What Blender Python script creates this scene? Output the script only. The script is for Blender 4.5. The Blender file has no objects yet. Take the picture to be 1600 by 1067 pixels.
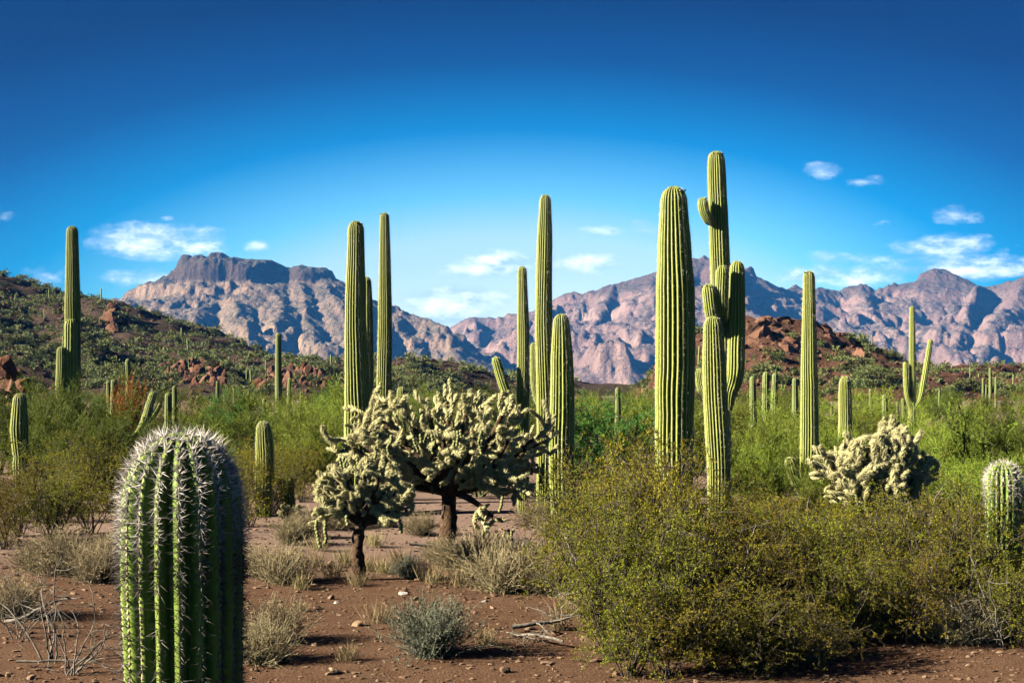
import bpy, math, random
import numpy as np
from mathutils import Vector

# ------------------------------------------------------------------ camera, sky, sun, exposure
scene = bpy.context.scene
COL = scene.collection
H = 2.0                      # eye height
F = 2222.0                   # focal length in photo pixels (50 mm on 36 mm, 1600 px)
HOR = 605.0                  # level line in the photo

cam_d = bpy.data.cameras.new('camera')
cam_d.lens = 50.0
cam_d.sensor_width = 36.0
cam_d.shift_y = (HOR - 533.5) / 1600.0
cam_d.clip_start = 0.1
cam_d.clip_end = 20000.0
cam = bpy.data.objects.new('camera', cam_d)
COL.objects.link(cam)
cam.location = (0, 0, H)
cam.rotation_euler = (math.radians(90), 0, 0)
scene.camera = cam

SUN_PHI = math.radians(15)   # how far the sun stands behind the left shoulder
SUN_EL = math.radians(25)
SDIR = Vector((-math.cos(SUN_PHI) * math.cos(SUN_EL), -math.sin(SUN_PHI) * math.cos(SUN_EL), math.sin(SUN_EL)))
sun_d = bpy.data.lights.new('sun', 'SUN')
sun_d.energy = 5.0
sun_d.angle = math.radians(0.5)
sun_d.color = (1.0, 0.91, 0.74)
sun = bpy.data.objects.new('sun', sun_d)
COL.objects.link(sun)
sun.rotation_euler = (-SDIR).to_track_quat('-Z', 'Y').to_euler()
sun.location = (-30, -20, 40)

scene.view_settings.view_transform = 'Standard'
scene.view_settings.look = 'None'
scene.view_settings.exposure = 1.6
scene.view_settings.gamma = 1.0
scene.view_settings.use_curve_mapping = False
scene.render.engine = 'CYCLES'
cy = scene.cycles
cy.max_bounces = 4
cy.diffuse_bounces = 0
cy.glossy_bounces = 1
cy.transmission_bounces = 2
cy.volume_bounces = 0
cy.transparent_max_bounces = 4
cy.caustics_reflective = False
cy.caustics_refractive = False
scene.render.filter_size = 1.0
cy.use_denoising = True
cy.use_adaptive_sampling = True
cy.adaptive_threshold = 0.03


class NT:
    """small helper to write node trees"""
    def __init__(s, tree):
        s.t = tree
        tree.nodes.clear()

    def n(s, typ, **kw):
        nd = s.t.nodes.new(typ)
        for k, v in kw.items():
            if k.startswith('i_'):
                key = k[2:]
                key = int(key) if key.isdigit() else key.replace('_', ' ')
                s.set(nd.inputs[key], v)
            else:
                setattr(nd, k, v)
        return nd

    def set(s, sock, v):
        if isinstance(v, bpy.types.NodeSocket):
            s.t.links.new(v, sock)
        elif isinstance(v, bpy.types.Node):
            s.t.links.new(v.outputs[0], sock)
        else:
            if sock.type == 'RGBA' and not isinstance(v, (int, float)) and len(v) == 3:
                v = (*v, 1.0)
            sock.default_value = v

    def math(s, op, a, b=None, c=None, clamp=False):
        nd = s.t.nodes.new('ShaderNodeMath')
        nd.operation = op
        nd.use_clamp = clamp
        for i, v in enumerate((a, b, c)):
            if v is not None:
                s.set(nd.inputs[i], v)
        return nd.outputs[0]

    def mix(s, f, a, b, blend='MIX'):
        nd = s.t.nodes.new('ShaderNodeMix')
        nd.data_type = 'RGBA'
        nd.blend_type = blend
        s.set(nd.inputs[0], f)
        s.set(nd.inputs[6], a)
        s.set(nd.inputs[7], b)
        return nd.outputs[2]

    def ramp(s, f, stops, interp='LINEAR'):
        nd = s.t.nodes.new('ShaderNodeValToRGB')
        nd.color_ramp.interpolation = interp
        els = nd.color_ramp.elements
        while len(els) > 1:
            els.remove(els[-1])
        for i, (p, c) in enumerate(stops):
            e = els[0] if i == 0 else els.new(p)
            e.position = p
            if isinstance(c, (int, float)):
                c = (c, c, c)
            e.color = (*c, 1.0) if len(c) == 3 else c
        s.set(nd.inputs[0], f)
        return nd.outputs[0]

    def noise(s, vec, scale, detail=4.0, rough=0.55, dist=0.0):
        nd = s.n('ShaderNodeTexNoise')
        if vec is not None:
            s.set(nd.inputs['Vector'], vec)
        nd.inputs['Scale'].default_value = scale
        nd.inputs['Detail'].default_value = detail
        nd.inputs['Roughness'].default_value = rough
        nd.inputs['Distortion'].default_value = dist
        return nd.outputs['Fac']


world = bpy.data.worlds.new('World')
scene.world = world
world.use_nodes = True
w = NT(world.node_tree)
sky = w.n('ShaderNodeTexSky')
sky.sky_type = 'NISHITA'
sky.sun_disc = False
sky.sun_elevation = SUN_EL
sky.sun_rotation = math.atan2(SDIR.x, SDIR.y)
sky.altitude = 500
sky.air_density = 1.0
sky.dust_density = 0.3
sky.ozone_density = 2.0
tc = w.n('ShaderNodeTexCoord')
sep = w.n('ShaderNodeSeparateXYZ', i_0=tc.outputs['Generated'])
dx, dy, dz = sep.outputs
# deep, polarised blue overhead that pales towards the level line
SKYRAMP = [(0.0, (0.98, 1.0, 1.05)), (0.18, (0.98, 1.0, 1.05)), (0.265, (0.86, 0.97, 1.02)), (0.3325, (0.34, 0.80, 0.98)), (0.445, (0.0, 0.37, 0.66)),
           (0.5575, (0.0, 0.125, 0.32)), (0.67, (0.0, 0.05, 0.175)), (1.0, (0.0, 0.03, 0.12))]
# the glow is widest straight over the mountains; unseen sky past the sides is set deeper blue to cut fill light
side = w.math('MINIMUM', w.math('MULTIPLY', w.math('MULTIPLY', dx, dx), 0.25), 0.055)
up = w.math('MAXIMUM', dz, 0.0)
elev = w.math('SQRT', w.math('ADD', w.math('MULTIPLY', up, up), side))
tint = w.ramp(w.math('MULTIPLY', elev, 2.5, clamp=True), SKYRAMP)
skycol = w.mix(1.0, sky.outputs[0], tint, 'MULTIPLY')
# small fair-weather clouds low over the mountains: (across, up, half width, half height, density) in tangents
def pxdir(px, py):
    return ((px - 800) / F, (HOR - py) / F)
CLOUDS = [(235, 375, 124, 35, 0.62), (310, 385, 52, 19, 0.4), (190, 436, 55, 22, 0.45), (238, 436, 47, 20, 0.45), (60, 432, 62, 24, 0.35), (404, 385, 29, 12, 0.5), (765, 410, 98, 27, 0.75), (910, 408, 78, 22, 0.6), (720, 468, 110, 24, 0.6), (715, 494, 78, 19, 0.75), (935, 359, 42, 12, 0.35), (1010, 354, 29, 14, 0.3), (1286, 269, 36, 14, 0.25), (1350, 283, 39, 12, 0.29), (1497, 334, 55, 18, 0.32), (1330, 404, 78, 16, 0.35), (1500, 385, 143, 22, 0.35), (1540, 410, 156, 27, 0.35), (1330, 430, 117, 24, 0.5), (1520, 423, 169, 14, 0.6), (1260, 432, 65, 19, 0.4), (260, 342, 18, 8, 0.3), (10, 340, 34, 12, 0.2), (1380, 346, 26, 8, 0.14)]
ysafe = w.math('MAXIMUM', dy, 0.05)
cu = w.math('DIVIDE', dx, ysafe)
cv = w.math('DIVIDE', dz, ysafe)
cvec = w.n('ShaderNodeCombineXYZ', i_0=cu, i_1=w.math('MULTIPLY', cv, 2.2), i_2=0.37)
cn = w.noise(cvec, 27.0, 8.0, 0.62)
cnb = w.noise(cvec, 11.0, 3.0, 0.5)
cvec2 = w.n('ShaderNodeVectorMath', operation='ADD')
w.set(cvec2.inputs[0], cvec.outputs[0])
cvec2.inputs[1].default_value = (-0.003, 0.010, 0)
cn2 = w.noise(cvec2.outputs[0], 27.0, 5.0, 0.6)
relief = w.math('SUBTRACT', cn, cn2)
field = None
cpos = w.n('ShaderNodeCombineXYZ', i_0=cu, i_1=cv, i_2=0.0)
for (px, py, hw, hh, dens) in CLOUDS:
    u0, v0 = pxdir(px, py)
    q = w.n('ShaderNodeVectorMath', operation='MULTIPLY_ADD')
    w.set(q.inputs[0], cpos.outputs[0])
    q.inputs[1].default_value = (F / hw, F / hh, 0)
    q.inputs[2].default_value = (-u0 * F / hw, -v0 * F / hh, 0)
    r = w.n('ShaderNodeVectorMath', operation='LENGTH')
    w.set(r.inputs[0], q.outputs[0])
    m = w.math('MULTIPLY_ADD', r.outputs['Value'], -dens, dens)
    field = m if field is None else w.math('MAXIMUM', field, m)
field = w.math('MAXIMUM', w.math('MULTIPLY', field, w.math('GREATER_THAN', dy, 0.05)), -0.6)
cn = w.math('ADD', w.math('MULTIPLY', w.math('SUBTRACT', cn, 0.5), 1.5), w.math('MULTIPLY', w.math('SUBTRACT', cnb, 0.5), 0.9))
dn = w.math('ADD', w.math('MULTIPLY', field, 1.15), w.math('MULTIPLY', cn, w.math('MULTIPLY_ADD', field, 1.2, 0.55, clamp=True)))
mask = w.ramp(dn, [(0.05, 0.0), (0.20, 0.30), (0.42, 0.75), (0.8, 0.95)])
clit = w.math('ADD', w.math('MULTIPLY', dn, 0.8), w.math('MULTIPLY', relief, 3.2), clamp=True)
ccol = w.mix(clit, (3.0, 4.3, 5.8, 1), (8.4, 8.8, 9.2, 1))
skycol = w.mix(mask, skycol, ccol)
world.cycles.sampling_method = 'MANUAL'
world.cycles.sample_map_resolution = 512
bg = w.n('ShaderNodeBackground', i_Color=skycol, i_Strength=0.072)
wout = w.n('ShaderNodeOutputWorld', i_Surface=bg.outputs[0])

# ------------------------------------------------------------------ maths helpers
rng = np.random.default_rng(7)
random.seed(7)


def _hash(ix, iy, seed):
    n = (ix.astype(np.int64) * 374761393 + iy.astype(np.int64) * 668265263 + seed * 1442695041) & 0xffffffff
    n = ((n ^ (n >> 13)) * 1274126177) & 0xffffffff
    n = (n ^ (n >> 16)) & 0xffffffff
    return n / 4294967295.0


def vnoise(x, y, seed=0):
    x = np.asarray(x, float); y = np.asarray(y, float)
    ix = np.floor(x); iy = np.floor(y)
    fx = x - ix; fy = y - iy
    ux = fx * fx * fx * (fx * (fx * 6 - 15) + 10); uy = fy * fy * fy * (fy * (fy * 6 - 15) + 10)
    a = _hash(ix, iy, seed); b = _hash(ix + 1, iy, seed); c = _hash(ix, iy + 1, seed); d = _hash(ix + 1, iy + 1, seed)
    return (a + (b - a) * ux) * (1 - uy) + (c + (d - c) * ux) * uy


def fbm(x, y, seed=0, octs=5, gain=0.5, ridged=False):
    s = 0; a = 1.0; t = 0
    for o in range(octs):
        n = vnoise(x * 2 ** o + 17.3 * o, y * 2 ** o - 9.1 * o, seed + o)
        if ridged:
            n = 1 - np.abs(2 * n - 1)
        s = s + a * n; t += a; a *= gain
    return s / t


def nrm(v):
    v = np.asarray(v, float)
    return v / np.maximum(np.linalg.norm(v, axis=-1, keepdims=True), 1e-9)


def at(px, d):
    return (px - 800.0) / F * d


def zat(py, d):
    return H + (HOR - py) / F * d


def gz(x, y):
    """height of the desert floor"""
    x = np.asarray(x, float); y = np.asarray(y, float)
    f = np.clip((160 - np.hypot(x, y)) / 60, 0, 1)
    return f * (0.16 * (fbm(x / 5.0, y / 5.0, 3, 3) - 0.5) + 0.035 * (fbm(x / 0.7, y / 0.7, 5, 3) - 0.5))


class MB:
    """collects vertices and faces, builds ONE mesh"""
    def __init__(s):
        s.v = []; s.t = []; s.f3 = []; s.f4 = []; s.m3 = []; s.m4 = []; s.n = 0; s.sm = True

    def add(s, V, faces, mat=0, tint=0.5):
        V = np.asarray(V, np.float32).reshape(-1, 3)
        s.v.append(V)
        tt = np.empty(len(V), np.float32); tt[:] = tint
        s.t.append(tt)
        faces = np.asarray(faces, np.int64)
        if faces.size:
            faces = faces + s.n
            if faces.shape[1] == 3:
                s.f3.append(faces); s.m3.append(np.full(len(faces), mat, np.int32))
            else:
                s.f4.append(faces); s.m4.append(np.full(len(faces), mat, np.int32))
        s.n += len(V)

    def merge(s, other, M=None):
        off = s.n
        for V, T in zip(other.v, other.t):
            s.v.append(V if M is None else (V @ M[:3, :3].T + M[:3, 3]).astype(np.float32)); s.t.append(T); s.n += len(V)
        for a, b in zip(other.f3, other.m3):
            s.f3.append(a + off); s.m3.append(b)
        for a, b in zip(other.f4, other.m4):
            s.f4.append(a + off); s.m4.append(b)

    def mesh(s, name, mats, smooth=True):
        me = bpy.data.meshes.new(name)
        if not s.v:
            return me
        V = np.concatenate(s.v)
        f3 = np.concatenate(s.f3) if s.f3 else np.zeros((0, 3), np.int64)
        f4 = np.concatenate(s.f4) if s.f4 else np.zeros((0, 4), np.int64)
        mi = np.concatenate(s.m3 + s.m4) if (s.m3 or s.m4) else np.zeros(0, np.int32)
        me.vertices.add(len(V))
        me.vertices.foreach_set('co', V.ravel())
        nl = f3.size + f4.size
        me.loops.add(nl)
        me.loops.foreach_set('vertex_index', np.concatenate([f3.ravel(), f4.ravel()]).astype(np.int32))
        npoly = len(f3) + len(f4)
        me.polygons.add(npoly)
        starts = np.concatenate([np.arange(len(f3)) * 3, f3.size + np.arange(len(f4)) * 4]).astype(np.int32)
        me.polygons.foreach_set('loop_start', starts)
        me.polygons.foreach_set('material_index', mi)
        me.polygons.foreach_set('use_smooth', np.full(npoly, smooth, bool))
        at_ = me.attributes.new('tint', 'FLOAT', 'POINT')
        at_.data.foreach_set('value', np.concatenate(s.t))
        for m in (mats if isinstance(mats, (list, tuple)) else [mats]):
            me.materials.append(m)
        me.update(calc_edges=True)
        return me


def link(name, me, parent=None, loc=None):
    o = bpy.data.objects.new(name, me)
    COL.objects.link(o)
    if parent is not None:
        o.parent = parent
    if loc is not None:
        o.location = loc
    return o


def thing(name, label, cat, loc=(0, 0, 0), rz=0.0, group=None, scale=1.0):
    o = link(name, None)
    o.location = loc
    o.rotation_euler = (0, 0, rz)
    o.scale = (scale,) * 3 if isinstance(scale, (int, float)) else scale
    o.empty_display_size = 0.2
    tag(o, label, cat, group)
    return o


def tag(o, label, cat, group=None):
    o['label'] = label
    o['category'] = cat
    if group:
        o['group'] = group
    return o


def copy_tree(o, parent=None):
    c = o.copy()
    COL.objects.link(c)
    c.parent = parent
    for ch in o.children:
        copy_tree(ch, c)
    return c


def frames(P):
    """parallel-transport frames along a polyline"""
    P = np.asarray(P, float)
    T = np.gradient(P, axis=0)
    T = nrm(T)
    a = np.array([1.0, 0, 0]) if abs(T[0][0]) < 0.9 else np.array([0, 1.0, 0])
    n = nrm(a - T[0] * np.dot(a, T[0]))
    N = [n]
    for i in range(1, len(P)):
        n = N[-1] - T[i] * np.dot(N[-1], T[i])
        N.append(nrm(n))
    N = np.array(N)
    return T, N, np.cross(T, N)


def tube(mb, P, R, sides=5, mat=0, tint=0.5, bump=0.0, cap=False):
    P = np.asarray(P, float); R = np.asarray(R, float)
    if R.ndim == 0:
        R = np.full(len(P), float(R))
    T, N, B = frames(P)
    a = np.arange(sides) / sides * 2 * np.pi
    ring = np.cos(a)[None, :, None] * N[:, None, :] + np.sin(a)[None, :, None] * B[:, None, :]
    rr = R[:, None] * (1 + (bump * (rng.random((len(P), sides)) - 0.5) if bump else 0))
    V = P[:, None, :] + ring * rr[..., None]
    i = np.arange(len(P) - 1)[:, None]; j = np.arange(sides)[None, :]
    q = np.stack([i * sides + j, i * sides + (j + 1) % sides, (i + 1) * sides + (j + 1) % sides, (i + 1) * sides + j], -1).reshape(-1, 4)
    V = V.reshape(-1, 3)
    if cap:
        n0 = len(V)
        V = np.concatenate([V, P[-1:]])
        jj = np.arange(sides)
        tri = np.stack([(len(P) - 1) * sides + jj, (len(P) - 1) * sides + (jj + 1) % sides, np.full(sides, n0)], -1)
        base = mb.n
        mb.add(V, q, mat, tint)
        mb.f3.append(tri + base); mb.m3.append(np.full(sides, mat, np.int32))
    else:
        mb.add(V, q, mat, tint)


def slivers(mb, P, D, L, W, mat=0, tint=0.5):
    """thin spines: a flat narrow triangle each, turned at random about its own axis"""
    P = np.asarray(P, float); D = nrm(D)
    n = len(P)
    L = np.broadcast_to(np.asarray(L, float), (n,)); W = np.broadcast_to(np.asarray(W, float), (n,))
    S = nrm(np.cross(D, rng.normal(size=(n, 3))))
    V = np.stack([P - S * W[:, None] / 2, P + S * W[:, None] / 2, P + D * L[:, None]], 1).reshape(-1, 3)
    t = np.repeat(np.broadcast_to(np.asarray(tint, float), (n,)), 3)
    mb.add(V, np.arange(3 * n).reshape(-1, 3), mat, t)


def leaves(mb, P, D, L, W, mat=0, tint=0.5):
    """small pointed leaves (kites) set along direction D"""
    P = np.asarray(P, float); D = nrm(D)
    n = len(P)
    L = np.broadcast_to(np.asarray(L, float), (n,))[:, None]; W = np.broadcast_to(np.asarray(W, float), (n,))[:, None]
    S = nrm(np.cross(D, rng.normal(size=(n, 3))))
    U = np.cross(S, D)
    V = np.stack([P, P + D * L * 0.5 + S * W / 2 + U * W * 0.12, P + D * L, P + D * L * 0.5 - S * W / 2 + U * W * 0.12], 1).reshape(-1, 3)
    t = np.repeat(np.broadcast_to(np.asarray(tint, float), (n,)), 4)
    mb.add(V, np.arange(4 * n).reshape(-1, 4), mat, t)


# ------------------------------------------------------------------ materials
def new_mat(name):
    m = bpy.data.materials.new(name)
    m.use_nodes = True
    return m, NT(m.node_tree)


def finish(nt, color, rough=0.9, bump=None, bstr=0.3, bdist=0.02, spec=0.25, transl=0.0):
    p = nt.n('ShaderNodeBsdfPrincipled')
    nt.set(p.inputs['Base Color'], color)
    nt.set(p.inputs['Roughness'], rough)
    p.inputs['Specular IOR Level'].default_value = spec
    if bump is not None:
        b = nt.n('ShaderNodeBump')
        b.inputs['Strength'].default_value = bstr
        b.inputs['Distance'].default_value = bdist
        nt.set(b.inputs['Height'], bump)
        nt.set(p.inputs['Normal'], b.outputs[0])
    sh = p.outputs[0]
    if transl > 0:
        tr = nt.n('ShaderNodeBsdfTranslucent')
        nt.set(tr.inputs['Color'], color)
        mx = nt.n('ShaderNodeMixShader')
        mx.inputs[0].default_value = transl
        nt.set(mx.inputs[1], sh); nt.set(mx.inputs[2], tr.outputs[0])
        sh = mx.outputs[0]
    nt.n('ShaderNodeOutputMaterial', i_Surface=sh)


def attr(nt, name='tint'):
    return nt.n('ShaderNodeAttribute', attribute_name=name).outputs['Fac']


def mat_foliage(name, dark, light, transl=0.25, var=0.35, rough=0.7):
    m, t = new_mat(name)
    oi = t.n('ShaderNodeObjectInfo')
    c = t.mix(attr(t), dark, light)
    hsv = t.n('ShaderNodeHueSaturation')
    t.set(hsv.inputs['Color'], c)
    t.set(hsv.inputs['Hue'], t.math('ADD', 0.5, t.math('MULTIPLY', t.math('SUBTRACT', oi.outputs['Random'], 0.5), 0.03)))
    t.set(hsv.inputs['Value'], t.math('ADD', 1 - var / 2, t.math('MULTIPLY', oi.outputs['Random'], var)))
    finish(t, hsv.outputs[0], rough, transl=transl)
    return m


def mat_plain(name, c1, c2, scale=20.0, rough=0.9, bstr=0.4, bdist=0.01, detail=5.0, stretch=None, transl=0.0):
    m, t = new_mat(name)
    tcn = t.n('ShaderNodeTexCoord')
    vec = tcn.outputs['Object']
    if stretch:
        mp = t.n('ShaderNodeMapping')
        t.set(mp.inputs[0], vec)
        mp.inputs['Scale'].default_value = stretch
        vec = mp.outputs[0]
    n = t.noise(vec, scale, detail, 0.6)
    c = t.mix(t.ramp(n, [(0.3, 0.0), (0.7, 1.0)]), c1, c2)
    finish(t, c, rough, bump=n, bstr=bstr, bdist=bdist, transl=transl)
    return m


# saguaro skin: waxy green, pale felted crest on every rib (tint = 1), corky brown patches low down
def mat_saguaro(name, green, yellow, crest, cork=0.5):
    m, t = new_mat(name)
    tcn = t.n('ShaderNodeTexCoord')
    oi = t.n('ShaderNodeObjectInfo')
    vec = tcn.outputs['Object']
    n1 = t.noise(vec, 2.2, 5, 0.6)
    n2 = t.noise(vec, 60.0, 3, 0.6)
    c = t.mix(t.ramp(n1, [(0.35, 0.0), (0.65, 1.0)]), green, yellow)
    c = t.mix(t.math('MULTIPLY', t.ramp(n2, [(0.55, 0.0), (0.75, 1.0)]), 0.35), c, (0.10, 0.13, 0.05))
    rib = t.ramp(attr(t), [(0.45, 0.0), (0.98, 1.0)])
    c = t.mix(t.math('MULTIPLY', rib, 0.8), c, crest)
    sp = t.n('ShaderNodeSeparateXYZ', i_0=vec)
    low = t.ramp(t.math('ADD', sp.outputs[2], t.math('MULTIPLY', n1, 0.9)), [(0.35, 1.0), (1.0, 0.0)])
    patch = t.ramp(t.noise(vec, 5.0, 4, 0.65), [(0.56, 0.0), (0.63, 1.0)])
    c = t.mix(t.math('MULTIPLY', t.math('MAXIMUM', t.math('MULTIPLY', low, patch), 0.0), cork), c, (0.16, 0.11, 0.06))
    finish(t, c, 0.55, bump=n2, bstr=0.25, bdist=0.006, spec=0.3)
    return m


M = {}
M['sag'] = mat_saguaro('saguaro_skin', (0.18, 0.26, 0.03), (0.30, 0.35, 0.045), (0.66, 0.63, 0.21))
M['sag_fg'] = mat_saguaro('young_saguaro_skin', (0.16, 0.26, 0.03), (0.21, 0.31, 0.045), (0.36, 0.42, 0.09), 0.0)
M['sag_far'] = mat_saguaro('distant_saguaro_skin', (0.14, 0.20, 0.05), (0.21, 0.25, 0.07), (0.36, 0.37, 0.17), 0.0)


def mat_spine():
    m, t = new_mat('spine')
    c = t.mix(attr(t), (0.035, 0.025, 0.02), (0.95, 0.85, 0.76))
    finish(t, c, 0.6, transl=0.15)
    return m


M['spine'] = mat_spine()
M['crown_felt'] = mat_plain('crown_felt', (0.42, 0.33, 0.20), (0.62, 0.52, 0.36), 90)
M['bud'] = mat_plain('dried_bud', (0.03, 0.03, 0.02), (0.10, 0.08, 0.04), 60)


def mat_cholla():
    m, t = new_mat('cholla_joint')
    tcn = t.n('ShaderNodeTexCoord')
    oi = t.n('ShaderNodeObjectInfo')
    n = t.noise(tcn.outputs['Object'], 70, 3, 0.6)
    c = t.mix(attr(t), (0.26, 0.27, 0.08), (0.92, 0.84, 0.44))
    c = t.mix(t.math('MULTIPLY', oi.outputs['Random'], 0.15), c, (0.42, 0.38, 0.20))
    finish(t, c, 0.6, bump=n, bstr=0.3, bdist=0.004, transl=0.33)
    return m


M['cholla'] = mat_cholla()
M['cholla_bark'] = mat_plain('cholla_bark', (0.035, 0.022, 0.014), (0.17, 0.10, 0.055), 28, 0.95, 1.0, 0.03)
M['fruit'] = mat_plain('cholla_fruit', (0.15, 0.17, 0.06), (0.36, 0.36, 0.15), 40)
M['creosote_leaf'] = mat_foliage('creosote_leaf', (0.105, 0.135, 0.008), (0.36, 0.335, 0.022), 0.32, 0.6)
M['creosote_gold'] = mat_foliage('creosote_leaf_gold', (0.15, 0.135, 0.010), (0.42, 0.345, 0.022), 0.32, 0.6)
M['white_wood'] = mat_plain('bleached_wood', (0.25, 0.21, 0.17), (0.55, 0.48, 0.40), 25, 0.9, 0.5, 0.01, 4, (1, 1, 0.2))
M['creosote_stem'] = mat_plain('creosote_stem', (0.035, 0.028, 0.02), (0.14, 0.11, 0.08), 30)
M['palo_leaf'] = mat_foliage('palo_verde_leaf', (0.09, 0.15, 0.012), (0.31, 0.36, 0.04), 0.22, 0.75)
M['palo_leaf_shade_tone'] = mat_foliage('shade_tone_palo_verde_leaf', (0.055, 0.085, 0.010), (0.16, 0.19, 0.025), 0.3, 0.5)  # palo verde leaf, darkened: left clump's shade in the colour, elsewhere just tone variety
M['palo_bark'] = mat_plain('palo_verde_bark', (0.06, 0.065, 0.025), (0.13, 0.13, 0.05), 12)
M['mesq_leaf'] = mat_foliage('ironwood_leaf', (0.05, 0.13, 0.02), (0.15, 0.30, 0.05), 0.35)
M['dark_bark'] = mat_plain('dark_bark', (0.03, 0.022, 0.016), (0.10, 0.075, 0.05), 16, 0.95, 0.8)
M['dead_wood'] = mat_plain('dead_wood', (0.10, 0.085, 0.065), (0.30, 0.26, 0.21), 25, 0.9, 0.5, 0.01, 4, (1, 1, 0.2))
M['bursage'] = mat_foliage('bursage_twig', (0.19, 0.145, 0.075), (0.52, 0.42, 0.235), 0.15)
M['brittle'] = mat_foliage('brittlebush_leaf', (0.10, 0.115, 0.075), (0.27, 0.28, 0.19), 0.2)
M['straw'] = mat_foliage('dry_grass', (0.22, 0.16, 0.07), (0.50, 0.40, 0.20), 0.2)
M['orange'] = mat_foliage('rust_twig', (0.26, 0.09, 0.012), (0.60, 0.23, 0.03), 0.2)
M['hill_leaf'] = mat_foliage('hillside_leaf', (0.07, 0.09, 0.025), (0.22, 0.24, 0.075), 0.15, 0.6)


def mat_stone(name, c1, c2, c3, scale=3.0, bd=0.05):
    m, t = new_mat(name)
    oi = t.n('ShaderNodeObjectInfo')
    tcn = t.n('ShaderNodeTexCoord')
    vec = t.n('ShaderNodeVectorMath', operation='ADD')
    t.set(vec.inputs[0], tcn.outputs['Object'])
    t.set(vec.inputs[1], oi.outputs['Location'])
    n1 = t.noise(vec.outputs[0], scale, 6, 0.65)
    n2 = t.noise(vec.outputs[0], scale * 6, 4, 0.6)
    c = t.mix(t.ramp(n1, [(0.3, 0.0), (0.7, 1.0)]), c1, c2)
    c = t.mix(t.math('MULTIPLY', t.ramp(n2, [(0.5, 0.0), (0.75, 1.0)]), 0.5), c, c3)
    c = t.mix(t.math('MULTIPLY', attr(t), 0.5), c, c3)
    hsv = t.n('ShaderNodeHueSaturation')
    t.set(hsv.inputs['Color'], c)
    t.set(hsv.inputs['Value'], t.math('ADD', 0.7, t.math('MULTIPLY', oi.outputs['Random'], 0.6)))
    finish(t, hsv.outputs[0], 0.92, bump=t.math('ADD', n1, t.math('MULTIPLY', n2, 0.4)), bstr=0.8, bdist=bd)
    return m


M['red_rock'] = mat_stone('red_volcanic_rock', (0.075, 0.03, 0.018), (0.185, 0.08, 0.042), (0.24, 0.13, 0.085), 0.9, 0.35)
M['pebble'] = mat_stone('desert_pebble', (0.10, 0.05, 0.03), (0.24, 0.13, 0.075), (0.52, 0.37, 0.235), 8.0, 0.01)
M['white_stone'] = mat_stone('white_quartz', (0.55, 0.52, 0.46), (0.72, 0.69, 0.62), (0.40, 0.34, 0.26), 10.0, 0.01)


def mat_ground():
    m, t = new_mat('desert_soil')
    g = t.n('ShaderNodeNewGeometry')
    v = g.outputs['Position']
    n1 = t.noise(v, 0.35, 4, 0.6)
    n2 = t.noise(v, 4.0, 5, 0.65)
    n3 = t.noise(v, 38.0, 4, 0.7)
    vor = t.n('ShaderNodeTexVoronoi', i_Vector=v, i_Scale=26.0)
    c = t.mix(t.ramp(n1, [(0.35, 0.0), (0.65, 1.0)]), (0.115, 0.058, 0.032), (0.155, 0.085, 0.05))
    c = t.mix(t.math('MULTIPLY', t.ramp(n2, [(0.4, 0.0), (0.7, 1.0)]), 0.6), c, (0.19, 0.115, 0.07))
    c = t.mix(t.math('MULTIPLY', t.ramp(n3, [(0.45, 0.0), (0.75, 1.0)]), 0.7), c, (0.055, 0.028, 0.017))
    chip = t.ramp(vor.outputs['Distance'], [(0.12, 1.0), (0.28, 0.0)])
    sel = t.ramp(t.n('ShaderNodeSeparateColor', i_0=vor.outputs['Color']).outputs[0], [(0.72, 0.0), (0.78, 1.0)])
    c = t.mix(t.math('MULTIPLY', t.math('MULTIPLY', chip, sel), 0.7), c, (0.38, 0.25, 0.15))
    # open wash behind the chollas: grazing light put in as paler, pinkish colour
    sp = t.n('ShaderNodeSeparateXYZ', i_0=v)
    pale = t.ramp(t.math('ADD', t.math('MULTIPLY', sp.outputs[1], 0.02), t.math('MULTIPLY', n1, 0.08)), [(0.33, 0.0), (0.40, 1.0)])
    c = t.mix(t.math('MULTIPLY', pale, 0.75), c, t.mix(n3, (0.23, 0.15, 0.115), (0.40, 0.29, 0.23)))
    hgt = t.math('ADD', t.math('MULTIPLY', n3, 0.5), t.math('ADD', t.math('MULTIPLY', n2, 1.0), t.math('MULTIPLY', chip, 0.4)))
    finish(t, c, 0.95, bump=hgt, bstr=0.9, bdist=0.02, spec=0.1)
    return m


M['ground'] = mat_ground()


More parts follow.
